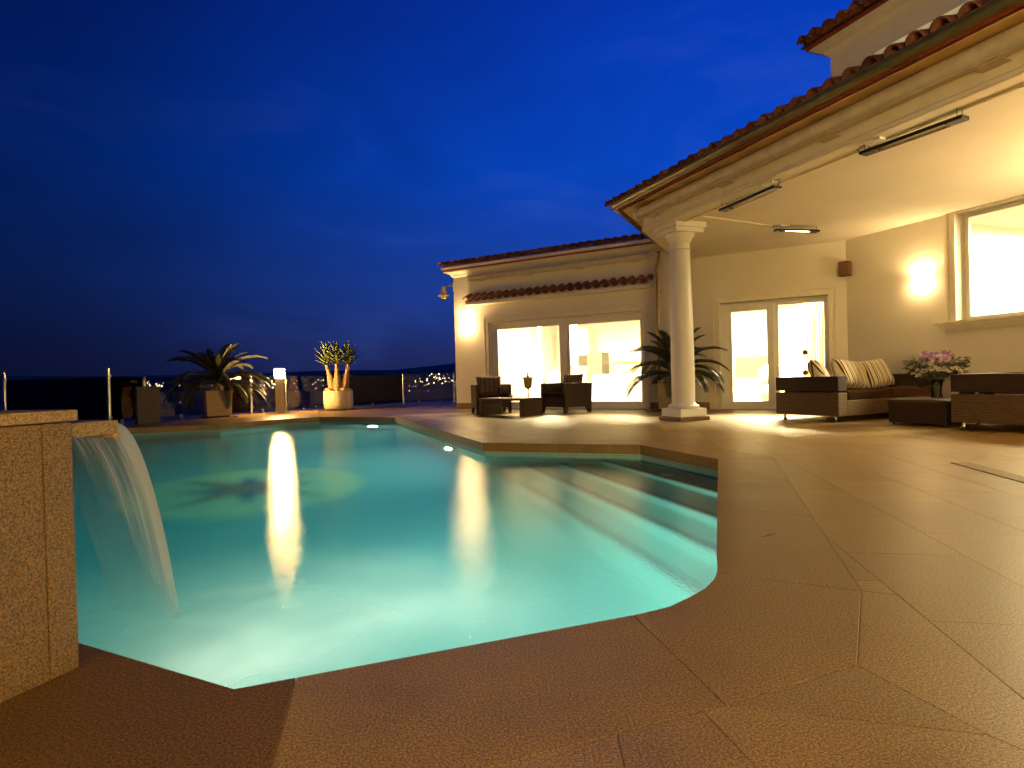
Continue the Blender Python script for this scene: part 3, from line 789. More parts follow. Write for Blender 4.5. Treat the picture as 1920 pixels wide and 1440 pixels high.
def panel(F_, name, x0, x1, z0, z1, gx0, gx1, gz0, gz1, y, th=.05, handle=None):
    p = obj(name, MB(F_).box(x0, gx0, y, y + th, z0, z1).box(gx1, x1, y, y + th, z0, z1).box(gx0, gx1, y, y + th, z0, gz0).box(gx0, gx1, y, y + th, gz1, z1), M['white'], villa, bev=.004)
    obj('pane', MB(F_).box(gx0 - .004, gx1 + .004, y + .018, y + .024, gz0 - .004, gz1 + .004), M['glass'], p)
    mb_ = MB(F_)
    for a, b_, c_, d_ in ((gx0, gx0 + .012, gz0, gz1), (gx1 - .012, gx1, gz0, gz1), (gx0 + .012, gx1 - .012, gz0, gz0 + .012), (gx0 + .012, gx1 - .012, gz1 - .012, gz1)): mb_.box(a, b_, y - .004, y + .017, c_, d_)
    obj('glazing_bead', mb_, M['white'], p)
    if handle is not None:
        obj('handle', MB(F_).tube([(handle, y - .03, .95), (handle, y - .045, 1.0), (handle, y - .045, 1.15), (handle, y - .03, 1.2)], .011).box(handle - .012, handle + .012, y - .032, y + .002, .94, .965).box(handle - .012, handle + .012, y - .032, y + .002, 1.185, 1.21), M['metal'], p, 'auto')
    return p
panel(FW, 'sliding_door', -7.94, -5.86, .03, 2.17, -7.785, -6.035, .155, 2.022, .10)
panel(FW, 'sliding_door', -5.99, -4.0, .03, 2.17, -5.826, -4.06, .155, 2.016, .165)
panel(FW, 'glass_door', -2.30, -1.30, .03, 2.17, -2.11, -1.408, .15, 2.027, .07)
panel(FW, 'sliding_door', -1.34, -.335, .03, 2.17, -1.225, -.385, .12, 2.11, .14)
for a, b_ in ((-7.96, -3.98), (-2.317, -.317)):
    obj('door_frame', MB(FW).box(a, a + .025, .03, .26, 0, 2.19).box(b_ - .025, b_, .03, .26, 0, 2.19).box(a + .025, b_ - .025, .03, .26, 2.172, 2.195).box(a + .025, b_ - .025, .03, .26, 0, .028), M['white'], villa, bev=.003)
wnd = obj('window', MB(FR).box(RW0 + .0, RW0 + .06, .20, .26, RZ0, 3.18).box(RW1 - .06, RW1, .20, .26, RZ0, 3.18).box(RW0 + .06, RW1 - .06, .20, .26, RZ0, RZ0 + .065).box(RW0 + .06, RW1 - .06, .20, .26, 3.13, 3.18).box(3.47, 3.53, .20, .26, RZ0 + .065, 3.13), M['white'], villa, bev=.004)
obj('pane', MB(FR).box(RW0 + .05, 3.48, .226, .232, RZ0 + .06, 3.135), M['glass'], wnd); obj('pane', MB(FR).box(3.52, RW1 - .05, .226, .232, RZ0 + .06, 3.135), M['glass'], wnd)

# porch: path of the beam face from the camera side to the corner, then back to the wall
g0 = BF - C; gdir = bd(26.53)
def wl_(s_, t_=0): q = BF + dE * s_ + nE * t_ - C; return (q.x, q.y)
endw = g0 + gdir * 3.2
PATH = [wl_(11.0), (g0.x, g0.y), (endw.x, endw.y)]
mb = MB().sweep(PATH, [(0, 3.19), (0, 3.40), (.0, 3.62), (-.25, 3.62), (-.25, 3.19)])
obj('porch_beam', mb, M['trim'], villa)
obj('beam_moulding', MB().sweep(PATH, [(.0, 3.19), (.018, 3.195), (.022, 3.235), (.006, 3.25), (-.002, 3.25), (-.002, 3.19)]), M['trim'], villa)
obj('inner_moulding', MB().sweep(PATH, [(-.252, 3.172), (-.24, 3.172), (-.24, 3.188), (-.31, 3.188), (-.33, 3.205), (-.35, 3.213), (-.252, 3.213)]), M['trim'], villa)
ci = [wl_(11.0, .25), wl_(.12, .25)]
e2 = endw + Vector((.895, -.446)) * .25
ceil_poly = [ci[0], ci[1], (e2.x, e2.y), (0.05, .03), tuple(dE * 11.0 + nE * .05)]
obj('porch_ceiling', MB().prism([tuple(p) for p in ceil_poly], 3.214, 3.34), M['ceiling'], villa)
# soffit boards, fascia, gutter
obj('soffit_board', MB().sweep(PATH, [(.0, 3.565), (.15, 3.557), (.15, 3.572), (.0, 3.585)]), M['wood'], villa)
obj('soffit_board', MB().sweep(PATH, [(.155, 3.555), (.31, 3.549), (.31, 3.566), (.155, 3.572)]), M['wood'], villa)
obj('fascia_board', MB().sweep(PATH, [(.312, 3.578), (.34, 3.578), (.34, 3.66), (.312, 3.66)]), M['redband'], villa)
gp = [(.425 + .075 * math.cos(R(a)), 3.645 + .075 * math.sin(R(a))) for a in range(180, 361, 20)]
gp2 = [(.425 + .070 * math.cos(R(a)), 3.645 + .070 * math.sin(R(a))) for a in range(360, 179, -20)]
gut = obj('gutter', MB().sweep(PATH, gp + [(.508, 3.65), (.503, 3.656)] + gp2), M['gutter'], villa, 'auto')
for k in range(13):
    p = BF + dE * (.32 + k * .62) - C
    mb = MB(frame(BF + dE * (.32 + k * .62), dE, nE))
    pr = [(-.425 - .080 * math.cos(R(a)), 3.645 + .080 * math.sin(R(a))) for a in range(180, 361, 20)]
    for (y0, z0), (y1, z1) in zip(pr, pr[1:]): mb.face([(-.02, y0, z0), (.02, y0, z0), (.02, y1, z1), (-.02, y1, z1)])
    obj('gutter_bracket', mb, M['gutter'], gut)
for k in range(4):
    F_ = frame(BF + gdir * (.35 + k * .55), gdir, Vector((.895, -.446)))
    mb = MB(F_)
    for (y0, z0), (y1, z1) in zip(pr, pr[1:]): mb.face([(-.01, y0, z0), (.01, y0, z0), (.01, y1, z1), (-.01, y1, z1)])
    obj('gutter_bracket', mb, M['darkmetal'], gut)

# roof tiles: one barrel tile and one pan tile, copied
def barrel(r, L, up=True, th=.014):
    mb_ = MB(); n_ = 8; A = []
    for (yy, rr) in ((0, r), (L, r * .86)):
        for rad in (rr, rr - th):
            ring = []
            for i in range(n_ + 1):
                a = math.pi * i / n_; s_ = 1 if up else -1
                ring.append(mb_.pt((rad * math.cos(a), yy, s_ * rad * math.sin(a) * (1.0 if up else .75))))
            A.append(ring)
    o0, i0, o1, i1 = A
    for i in range(n_):
        mb_.f += [[o0[i], o0[i + 1], o1[i + 1], o1[i]], [i0[i + 1], i0[i], i1[i], i1[i + 1]], [o0[i + 1], o0[i], i0[i], i0[i + 1]], [o1[i], o1[i + 1], i1[i + 1], i1[i]]]
    mb_.f += [[o0[0], o1[0], i1[0], i0[0]], [o1[n_], o0[n_], i0[n_], i1[n_]]]
    return mb_.mesh('roof_tile')
TC = barrel(.088, .44); TP = barrel(.086, .44, False)
for t_ in (TC, TP):
    t_.materials.append(M['tile'])
    for p in t_.polygons: p.use_smooth = True
def tile_row(parent, F_, x0, x1, y, z, pitch, slope, rows=1):
    n_ = int((x1 - x0) / pitch + .5)
    for r_ in range(rows):
        for k in range(n_ + 1):
            x = x0 + k * pitch
            rj = Matrix.Rotation(random.uniform(-.03, .03), 4, 'Z')
            dy = random.uniform(-.012, .012)
            sl = Matrix.Rotation(slope, 4, 'X')
            yy, zz = r_ * .36 * math.cos(slope), r_ * .36 * math.sin(slope) + .02 * r_
            link('tile', TC, None, parent, local=F_ @ T(x, y + yy + dy, z + zz + .035) @ sl @ rj)
            if k < n_ and r_ == 0: link('tile', TP, None, parent, local=F_ @ T(x + pitch / 2, y + yy + dy + .02, z + zz + .055) @ sl)
SL = R(17)
roofp = obj('porch_roof', MB(FE).face([(-.55, -.40, 3.66), (11, -.40, 3.66), (11, 2.3, 3.66 + 2.7 * math.tan(SL)), (1.6, 2.3, 3.66 + 2.7 * math.tan(SL))]).face([(-.55, -.40, 3.62), (11, -.40, 3.62), (11, 2.3, 3.56 + 2.7 * math.tan(SL)), (1.6, 2.3, 3.56 + 2.7 * math.tan(SL))]), M['tile'], villa)
tile_row(roofp, FE, -.42, 8.4, -.42, 3.668, .222, SL, 2)
FG = frame(BF, gdir, Vector((.895, -.446)))
roofg = obj('hip_roof', MB(FG).face([(-.3, -.40, 3.66), (3.6, -.40, 3.66), (3.6, 2.0, 3.66 + 2.4 * math.tan(SL)), (1.4, 2.0, 3.66 + 2.4 * math.tan(SL))]), M['tile'], villa)
tile_row(roofg, FG, -.10, 3.2, -.42, 3.668, .222, SL, 1)
# ridge tiles on the hip
hip0 = Vector((BF - C).to_tuple() + (0,)); 
# wing roof with cornice
wpath = [FW @ Vector((WX0, 6.0, 0)), FW @ Vector((WX0, 0, 0)), FW @ Vector((-3.42, 0, 0))]
wpath = [(p.x, p.y) for p in wpath][::-1]
# outward must be on the left of travel: from the porch end towards the free corner
wpath2 = wpath
mbc = MB().sweep(wpath2, [(0, 3.45), (.03, 3.47), (.06, 3.52), (.12, 3.56), (.19, 3.575), (.19, 3.60), (0, 3.60)])
obj('cornice', mbc, M['trim'], villa)
obj('red_band', MB().sweep(wpath2, [(0, 3.602), (.205, 3.602), (.212, 3.640), (0, 3.640)]), M['redband'], villa)
obj('eave_board', MB().sweep(wpath2, [(0, 3.642), (.225, 3.642), (.235, 3.70), (0, 3.70)]), M['trim'], villa)
roofw = obj('wing_roof', MB(FW).face([(WX0 - .25, -.26, 3.705), (-3.3, -.26, 3.705), (-3.3, 5.5, 3.705 + 5.76 * math.tan(R(11))), (WX0 - .25, 5.5, 3.705 + 5.76 * math.tan(R(11)))]), M['tile'], villa)
tile_row(roofw, FW, WX0 - .2, -3.45, -.31, 3.72, .208, R(11), 1)
# little tiled canopy over the wing door
can = obj('door_canopy', MB(FW).box(-8.55, -3.71, -.20, .002, 2.665, 2.745), M['trim'], villa, bev=.004)
tile_row(can, FW, -8.5, -3.76, -.25, 2.762, .2155, R(24), 1)
obj('canopy_end', MB(FW).prism([(-8.55, -.0), (-8.55, -.2), (-8.53, -.2), (-8.53, 0)], 2.745, 2.80).prism([(-3.73, -.0), (-3.73, -.2), (-3.71, -.2), (-3.71, 0)], 2.745, 2.80), M['trim'], can)

# column
FCOL = frame(Vector((2.8246, 9.8604)), dE, nE)
column = obj('column', MB(FCOL).lathe([(.185, .283), (.188, .9), (.182, 1.6), (.170, 2.3), (.158, 2.78)], 40), M['white'], villa, 'auto')
obj('plinth_skirting', MB(FCOL).box(-.29, .29, -.29, .29, 0, .062), M['skirt'], column, bev=.003)
obj('plinth', MB(FCOL).box(-.255, .255, -.255, .255, .0625, .195), M['white'], column, bev=.006)
obj('base_ring', MB(FCOL).lathe([(.232, .195), (.248, .205), (.252, .222), (.245, .245), (.222, .255), (.205, .262), (.20, .275), (.187, .284)], 40), M['white'], column, 'auto')
obj('capital', MB(FCOL).lathe([(.158, 2.78), (.175, 2.785), (.178, 2.80), (.160, 2.81), (.158, 2.90), (.172, 2.91), (.175, 2.93), (.19, 2.96), (.225, 3.01), (.235, 3.03), (.235, 3.045)], 40), M['white'], column, 'auto')
obj('abacus', MB(FCOL).box(-.27, .27, -.27, .27, 3.046, 3.12).box(-.30, .30, -.30, .30, 3.12, 3.212), M['white'], column, bev=.008)

# upper storey with its lit window
ux = 2.03; UP = MB(FE)
UP.box(ux, 2.72, 2.0, 2.3, 4.1, 5.62).box(2.72, 9.5, 2.0, 2.3, 5.15, 5.62).box(ux, ux + .3, 2.3, 6.0, 4.1, 5.62).box(2.72, 9.5, 2.0, 2.3, 4.1, 4.45)
obj('upper_wall', UP, M['stucco'], villa)
uw = obj('upper_window', MB(FE).box(2.72, 9.5, 2.14, 2.18, 4.45, 4.5).box(2.72, 9.5, 2.14, 2.18, 5.10, 5.15).box(2.72, 2.77, 2.14, 2.18, 4.5, 5.10).box(5.2, 5.26, 2.14, 2.18, 4.5, 5.10), M['white'], villa)
obj('pane', MB(FE).box(2.77, 9.5, 2.165, 2.17, 4.5, 5.10), M['upperwin'], uw)
upath = [FE @ Vector((9.5, 2.0, 0)), FE @ Vector((ux, 2.0, 0)), FE @ Vector((ux, 6.0, 0))]; upath = [(p.x, p.y) for p in upath]
obj('upper_cornice', MB().sweep(upath, [(0, 5.43), (.03, 5.46), (.07, 5.53), (.16, 5.58), (.22, 5.60), (0, 5.62)]), M['trim'], villa)
obj('red_band', MB().sweep(upath, [(0, 5.622), (.235, 5.602), (.24, 5.655), (0, 5.66)]), M['redband'], villa)
roofu = obj('upper_roof', MB(FE).face([(ux - .3, 1.72, 5.67), (9.5, 1.72, 5.67), (9.5, 4.2, 6.3), (ux + 2.2, 4.2, 6.3)]).face([(ux - .3, 1.72, 5.67), (ux + 2.2, 4.2, 6.3), (ux - .3, 6.5, 5.67)]), M['tile'], villa)
tile_row(roofu, FE, ux - .22, 8.0, 1.66, 5.69, .222, R(14), 1)
FU = FE @ Matrix(((0, 1, 0, ux), (1, 0, 0, 2.0), (0, 0, 1, 0), (0, 0, 0, 1)))
tile_row(roofu, FU, -.1, 3.4, -.33, 5.69, .222, R(14), 1)

# downpipes
def dpipe(F_, pts, r=.038): return obj('downpipe', MB(F_).tube(pts, r, 12), M['pipe'], villa, 'auto')
dp = dpipe(FW, [(-3.52, -.16, 3.42), (-3.52, -.16, 3.30), (-3.535, -.13, 3.22), (-3.60, -.07, 3.08), (-3.60, -.06, 2.98), (-3.60, -.06, .15), (-3.60, -.06, .03)])
for z in (2.55, 1.5, .5): obj('pipe_clip', MB(FW).tube([(-3.60, -.06, z - .012), (-3.60, -.06, z + .012)], .046, 12).box(-3.545, -3.50, -.07, -.05, z - .008, z + .008), M['pipe'], dp)

# ------------------------------------------------------------------ things fixed to the villa
def W2(F_, p): q = F_ @ Vector(p); return Vector((q.x + C.x, q.y + C.y, q.z))
def sconce(F_, x, z, label, power=None, glow='lampglow'):
    t = thing('wall_sconce', label, 'wall lamp', W2(F_, (x, 0, z)), 0, 'glowing wall sconces')
    q = F_.to_3x3().to_4x4()
    mb_ = MB(q); rings = []
    for k in range(8):
        ph = R(-90 + 90 * k / 7); rr = .155 * math.cos(ph); zz = .165 * math.sin(ph) + .07
        rings.append([mb_.pt((rr * math.cos(R(180 + a)), min(-.012, .82 * rr * math.sin(R(180 + a)) - .012), zz)) for a in range(0, 181, 15)])
    for u, w in zip(rings, rings[1:]):
        for i in range(12): mb_.f.append([u[i], u[i + 1], w[i + 1], w[i]])
    obj('shade', mb_, M[glow], t, True)
    obj('back_plate', MB(q).box(-.05, .05, -.012, 0, -.06, .09), M['metal'], t)
    # lamp capsule shining up out of the open top
    l = bpy.data.lights.new('sconce_bulb', 'SPOT'); l.energy = power or 26; l.color = WARM; l.shadow_soft_size = .03; l.spot_size = R(165); l.spot_blend = .6
    lo = bpy.data.objects.new('sconce_bulb', l); COL.objects.link(lo); lo.parent = t; lo.location = q @ Vector((0, -.085, .12)); lo.rotation_euler = (q @ Vector((0, .18, -1))).to_track_quat('Z', 'Y').to_euler()
    return t
sconce(FW, -8.62, 2.13, 'glowing half bowl wall lamp beside the wing door, below the camera', 60, 'lampbright')
sconce(FR, 1.43, 2.14, 'glowing half bowl wall lamp between brown speaker and big window', 45)
sconce(FR, 5.7, 2.14, 'unseen half bowl wall lamp added just past the big window on the porch wall', 1700)  # this and the next three are out of view, added to light the porch
sconce(FR, 7.3, 2.14, 'unseen half bowl wall lamp, second one added past the big window', 1600)
sconce(FR, 8.9, 2.14, 'unseen half bowl wall lamp, third one added past the big window', 1600)
sconce(FR, 10.5, 2.14, 'unseen half bowl wall lamp added at the near end of the porch wall', 1700)

def awning(F_, x0, x1, y, z, r, label, brackets):
    t = thing('awning', label, 'awning', W2(F_, ((x0 + x1) / 2, y, z)), 0, 'rolled awnings')
    q = F_.to_3x3().to_4x4(); h = (x1 - x0) / 2
    mb_ = MB(q); prof = [(r * math.cos(R(a)), r * .92 * math.sin(R(a))) for a in range(0, 360, 24)]
    rg = [[mb_.pt((sx_, py, pz)) for py, pz in prof] for sx_ in (-h, h)]
    n_ = len(prof)
    for i in range(n_): mb_.f.append([rg[0][i], rg[0][(i + 1) % n_], rg[1][(i + 1) % n_], rg[1][i]])
    mb_.f += [rg[0][::-1], rg[1]]
    obj('cassette', mb_, M['awning'], t, 'auto')
    obj('front_bar', MB(q).box(-h + .02, h - .02, -r * .75, r * .2, -r * 1.13, -r * .93), M['awning'], t, bev=.005)
    for e_ in (-1, 1): obj('end_cap', MB(q).tube([(e_ * (h - .005), 0, 0), (e_ * (h + .025), 0, 0)], r * 1.04, 16), M['white'], t, 'auto')
    for k in range(brackets):
        x = -h + .35 + (2 * h - .7) * k / max(1, brackets - 1)
        obj('bracket', MB(q).box(x - .11, x + .11, -r * .5, r + .02, -r * 1.25, -r * 1.14).box(x - .03, x + .03, r * .9, r + .06, -r * 1.1, r * .6), M['awning'], t, bev=.006)
    return t
awning(FW, -8.45, -3.72, -.125, 3.37, .075, 'long cream rolled awning above the wing door canopy', 4)
awning(FE, .06, 10.6, -.115, 3.455, .098, 'long cream rolled awning along the porch beam', 7)

def heater(p0, p1, z, label, lit=False, wire=.13):
    a, b_ = Vector(p0), Vector(p1); mid = (a + b_) / 2; d_ = (b_ - a); L = d_.length / 2
    t = thing('patio_heater', label, 'heater', (mid.x, mid.y, z), math.atan2(d_.y, d_.x), 'ceiling heaters')
    w = .065
    obj('housing', MB().box(-L, -L + .16, -w, w, -.005, .03).box(L - .16, L, -w, w, -.005, .03).box(-L + .16, L - .16, -w, -w + .008, -.005, .03).box(-L + .16, L - .16, w - .008, w, -.005, .03), M['darkmetal'], t, bev=.003)
    obj('reflector', MB().face([(-L + .16, -w + .008, .0), (L - .16, -w + .008, .0), (L - .16, -.02, .032), (-L + .16, -.02, .032)]).face([(-L + .16, -.02, .032), (L - .16, -.02, .032), (L - .16, .02, .032), (-L + .16, .02, .032)]).face([(-L + .16, .02, .032), (L - .16, .02, .032), (L - .16, w - .008, .0), (-L + .16, w - .008, .0)]), M['metal'], t)
    obj('tube', MB().tube([(-L + .16, 0, .012), (L - .16, 0, .012)], .009), M['heaterglow'] if lit else M['white'], t, True)
    for e_ in (-1, 1):
        for yy in (-.045, .045): obj('wire', MB().tube([(e_ * (L - .05), yy, .03), (e_ * (L - .05), yy, wire)], .003, 5), M['darkmetal'], t)
    obj('cable', MB().tube([(-L + .03, 0, .03), (-L - .03, 0, .04), (-L - .06, 0, .08), (-L - .03, 0, wire - .015), (-L + .08, 0, wire - .012)], .006, 6), M['darkmetal'], t, True)
    obj('junction_box', MB().box(-L + .05, -L + .22, -.05, .05, wire - .025, wire), M['white'], t)
    return t
heater(BF + dE * 2.80 + nE * .10, BF + dE * 1.72 + nE * .17, 3.075, 'dark bar heater hung under the ceiling above the column side', False, .115)
heater(BF + dE * 3.96 + nE * .12, BF + dE * 4.95 + nE * .20, 3.075, 'dark bar heater hung under the ceiling nearest the camera', False, .115)
heater((4.50, 10.05), (5.28, 10.22), 3.115, 'lit bar heater on the ceiling towards the back wall', True, .098)
obj_c = tag(obj('ceiling_conduit', MB().tube([(3.02, 9.3, 3.2), (4.45, 10.05, 3.2)], .012, 6), M['trim']), 'thin painted conduit along the porch ceiling to the lit heater', 'conduit')

# speaker in the corner and dome camera
sp_ = thing('corner_speaker', 'small brown speaker box high in the porch corner', 'speaker', W2(FW, (-.02, -.15, 2.66)), R(-49))
obj('cabinet', MB().box(-.085, .085, -.09, .09, -.135, .125), M['brownbox'], sp_, bev=.008)
obj('bracket', MB().box(-.02, .02, .09, .17, -.03, .03), M['darkmetal'], sp_)
obj('base_panel', MB().box(-.085, .085, -.09, .09, -.145, -.137), M['darkmetal'], sp_)
cm = thing('security_camera', 'dome security camera on a bracket at the wing corner', 'camera', W2(FW, (WX0, .12, 3.22)), math.atan2(-dW.y, -dW.x))
obj('mounting_box', MB().box(-.05, .07, -.06, .06, -.11, .13), M['trim'], cm, bev=.005)
obj('arm', MB().tube([(.07, 0, .05), (.36, 0, .075), (.42, 0, .06)], .022, 10), M['metal'], cm, True)
obj('hood', MB().lathe([(.02, .05), (.05, .04), (.085, -.05), (.115, -.15), (.165, -.19), (.165, -.20)], 24, (.40, 0, 0), capb=False), M['awning'], cm, 'auto')
obj('dome', MB().lathe([(.105, -.205), (.10, -.245), (.075, -.285), (.04, -.305), (.004, -.31)], 20, (.40, 0, 0)), M['metal'], cm, True)
obj('lens', MB().lathe([(.028, -.0), (.028, .012)], 12, (.40, 0, -.322)), M['darkmetal'], cm)

# room lamps (flush ceiling discs)
def room_lamp(F_, x, y, z, power, label, size=1.2):
    t = thing('ceiling_lamp', label, 'ceiling lamp', W2(F_, (x, y, z)), 0, 'ceiling lamps in the rooms')
    obj('diffuser', MB().lathe([(.30, -.06), (.32, -.03), (.32, 0)], 24), M['roomlamp'], t, 'auto')
    l = bpy.data.lights.new('room_lamp', 'AREA'); l.shape = 'DISK'; l.size = size; l.energy = power * 4.0; l.color = (1, .77, .42)
    lo = bpy.data.objects.new('room_lamp', l); COL.objects.link(lo); lo.parent = t; lo.location = (0, 0, -.075)
room_lamp(FW, -6.9, 1.3, 2.74, 330, 'flush lamp on the living room ceiling, kitchen side')
room_lamp(FW, -4.8, 1.1, 2.74, 420, 'flush lamp on the living room ceiling above the white sofa')
room_lamp(FW, -1.4, 1.3, 2.79, 760, 'flush lamp on the hall ceiling behind the porch door')
room_lamp(FR, 3.2, 2.8, 3.29, 560, 'flush lamp on the ceiling behind the big window')

# ------------------------------------------------------------------ room contents
def at(F_, p): return W2(F_, p)
angW = math.atan2(dW.y, dW.x)
s_ = thing('indoor_sofa', 'white upholstered sofa seen through the right wing door', 'sofa', at(FW, (-4.75, 1.9, 0)), angW)
obj('base', MB().box(-1.05, 1.05, -.3, .5, .05, .42), M['fabricwhite'], s_, bev=.03); obj('backrest', MB().box(-1.05, 1.05, -.48, -.3, .05, .80), M['fabricwhite'], s_, bev=.05)
for e_ in (-1, 1): obj('armrest', MB().box(e_ * 1.12 - .1, e_ * 1.12 + .1, -.45, .5, .05, .62), M['fabricwhite'], s_, bev=.04)
s_ = thing('fireplace', 'beige stone fireplace inside the wing living room', 'fireplace', at(FW, (-5.2, 4.3, 0)), angW)
obj('surround', MB().box(-.9, -.55, -.3, .5, 0, 1.15).box(.25, .6, -.3, .5, 0, 1.15).box(-.55, .25, -.3, .5, .75, 1.15).box(-.55, .25, .1, .5, 0, .75), M['firestone'], s_); obj('mantel', MB().box(-.98, 1.3, -.36, .5, 1.152, 1.25), M['firestone'], s_, bev=.01)
s_ = thing('tall_cabinet', 'dark glazed cabinet beside the indoor fireplace', 'cabinet', at(FW, (-4.0, 4.7, 0)), angW)
obj('carcass', MB().box(-.35, .35, -.2, .25, 0, 1.85), M['greycab'], s_, bev=.01); obj('door', MB().box(-.3, -.02, -.22, -.2, .1, 1.75), M['screen'], s_); obj('door', MB().box(.02, .3, -.22, -.2, .1, 1.75), M['screen'], s_)
s_ = thing('kitchen_counter', 'grey kitchen cupboards seen through the left wing door', 'kitchen counter', at(FW, (-7.6, 4.6, 0)), angW)
obj('cupboard', MB().box(-.9, .5, -.3, .4, 0, .9), M['fabricwhite'], s_, bev=.01); obj('wall_unit', MB().box(-.5, .45, .05, .4, 1.45, 2.3), M['room'], s_, bev=.01); obj('oven_tower', MB().box(.52, 1.0, -.25, .4, 0, 1.5), M['greycab'], s_, bev=.01)
def inner_door(x, y, w_, label):
    t = thing('inner_door', label, 'door', at(FW, (x, y, 0)), angW)
    obj('leaf', MB().box(-w_ / 2, w_ / 2, 0, .04, .01, 2.3), M['white'], t, bev=.004)
    for z in (.62, 1.02): obj('round_pull', MB(T(0, -.004, z) @ Matrix.Rotation(R(90), 4, 'X')).lathe([(.055, 0), (.055, .012), (.04, .016)], 18), M['brownbox'], t, 'auto')
    return t
inner_door(-6.28, 1.2, .42, 'white inner door with two round brown pulls in the left wing pane')
t = thing('glass_partition', 'white framed glass partition inside the wing room', 'partition', at(FW, (-7.3, 1.5, 0)), angW + R(24))
obj('frame', MB().box(-.75, -.70, 0, .06, 0, 2.2).box(-.04, .06, 0, .06, 0, 2.2).box(.75, .82, 0, .06, 0, 2.2).box(-.75, .82, 0, .06, 2.2, 2.3), M['white'], t, bev=.005)
obj('pane', MB().box(-.7, -.04, .027, .033, .02, 2.2), M['glass'], t); obj('pane', MB().box(.06, .75, .027, .033, .02, 2.2), M['glass'], t)
s_ = thing('television', 'flat grey television inside the hall behind the porch door', 'television', at(FW, (-2.1, 3.2, 0)), angW)
obj('screen', MB().box(-.42, .42, -.02, .02, .62, 1.17), M['screen'], s_, bev=.006); obj('stand', MB().box(-.5, .5, -.2, .2, .02, .42).box(-.08, .08, -.03, .03, .42, .62), M['white'], s_, bev=.01)
s_ = thing('indoor_chair', 'white rounded chair behind the porch glass door', 'chair', at(FW, (-1.42, 1.6, 0)), angW + .3)
obj('seat', MB().lathe([(.26, .02), (.32, .2), (.34, .42), (.30, .46)], 20), M['fabricwhite'], s_, True)
mb = MB()
rg = []
for k in range(9):
    a = R(-80 + 20 * k); rg.append([mb.pt(((.34 + .03 * z) * math.sin(a), (.34 + .03 * z) * math.cos(a), .40 + z * (.55 * math.cos(a * .7)))) for z in (0, .5, 1)])
for u, w in zip(rg, rg[1:]):
    for i in range(2): mb.f.append([u[i], u[i + 1], w[i + 1], w[i]])
bk = obj('backrest', mb, M['fabricwhite'], s_, True); sm = bk.modifiers.new('Solidify', 'SOLIDIFY'); sm.thickness = .05
def curtain(F_, x0, x1, y, label, z1=2.5):
    mb_ = MB(F_); n_ = 60; rows_ = []
    for z in (.03, z1 * .5, z1):
        rows_.append([mb_.pt((x0 + (x1 - x0) * i / n_, y + .035 * math.sin(i * 1.05) + .012 * math.sin(i * .37), z)) for i in range(n_ + 1)])
    for u, w in zip(rows_, rows_[1:]):
        for i in range(n_): mb_.f.append([u[i], u[i + 1], w[i + 1], w[i]])
    o_ = bpy.data.objects.new('curtain', mb_.mesh('curtain')); COL.objects.link(o_); o_.data.materials.append(M['curtain']); o_.location = (C.x, C.y, 0)
    for p in o_.data.polygons: p.use_smooth = True
    return tag(o_, label, 'curtain')
curtain(FW, -.78, -.33, .42, 'cream curtain gathered at the right of the porch door')
t = thing('round_pull', 'pair of round brown discs on the porch door glass', 'door pull', at(FW, (-.74, .135, 0)), angW)
for z in (.72, 1.12): obj('disc', MB(T(0, 0, z) @ Matrix.Rotation(R(90), 4, 'X')).lathe([(.05, 0), (.05, .01), (.035, .014)], 18), M['brownbox'], t, 'auto')
t = thing('wall_shelf', 'pale shelves in the room behind the big window', 'shelf', at(FR, (4.3, 1.6, 0)), math.atan2(dE.y, dE.x))
for z in (1.6, 2.05, 2.5): obj('shelf_board', MB().box(-.5, .5, -.15, .15, z, z + .04), M['room'], t)
obj('side_panel', MB().box(-.54, -.5, -.15, .15, 0, 2.9).box(.5, .54, -.15, .15, 0, 2.9), M['room'], t)

# ------------------------------------------------------------------ glass fence
FP = [(-10.55, 12.42), (-8.13, 12.05), (-8.45, 13.75), (-7.03, 16.09), (-6.39, 16.87), (-3.67, 20.13), (-2.06, 21.14), (-.4, 22.1)]
fen = thing('glass_fence', 'frameless glass balustrade with metal posts along the terrace edge', 'fence', (FP[1][0], FP[1][1], 0))
for i, (x, y) in enumerate(FP):
    h_ = 1.18 if i < 2 else 1.03
    lx, ly = x - FP[1][0], y - FP[1][1]
    ps = obj('post', MB(T(lx, ly, 0)).lathe([(.030, .012), (.030, h_ - .004), (.026, h_)], 12), M['metal'], fen, 'auto')
    obj('base_plate', MB(T(lx, ly, 0)).lathe([(.055, 0), (.055, .012)], 12), M['metal'], ps)
    for z in (.18, h_ - .16): obj('clamp', MB(T(lx, ly, z)).box(-.045, .045, -.02, .02, -.025, .025), M['metal'], ps, bev=.004)
for a, b_ in zip(FP, FP[1:]):
    a, b_ = Vector(a), Vector(b_); d_ = (b_ - a); L = d_.length; d_.normalize(); n_ = max(1, round(L / 2.7)); F_ = Matrix(((d_.x, -d_.y, 0, a.x - FP[1][0]), (d_.y, d_.x, 0, a.y - FP[1][1]), (0, 0, 1, 0), (0, 0, 0, 1)))
    obj('pane', MB(F_).box(.05, L - .05, -.005, .005, .07, 1.0), M['fenceglass'], fen)
    for x in (L * .3, L * .7): obj('foot_clamp', MB(F_).box(x - .025, x + .025, -.03, .03, 0, .11), M['metal'], fen, bev=.005)

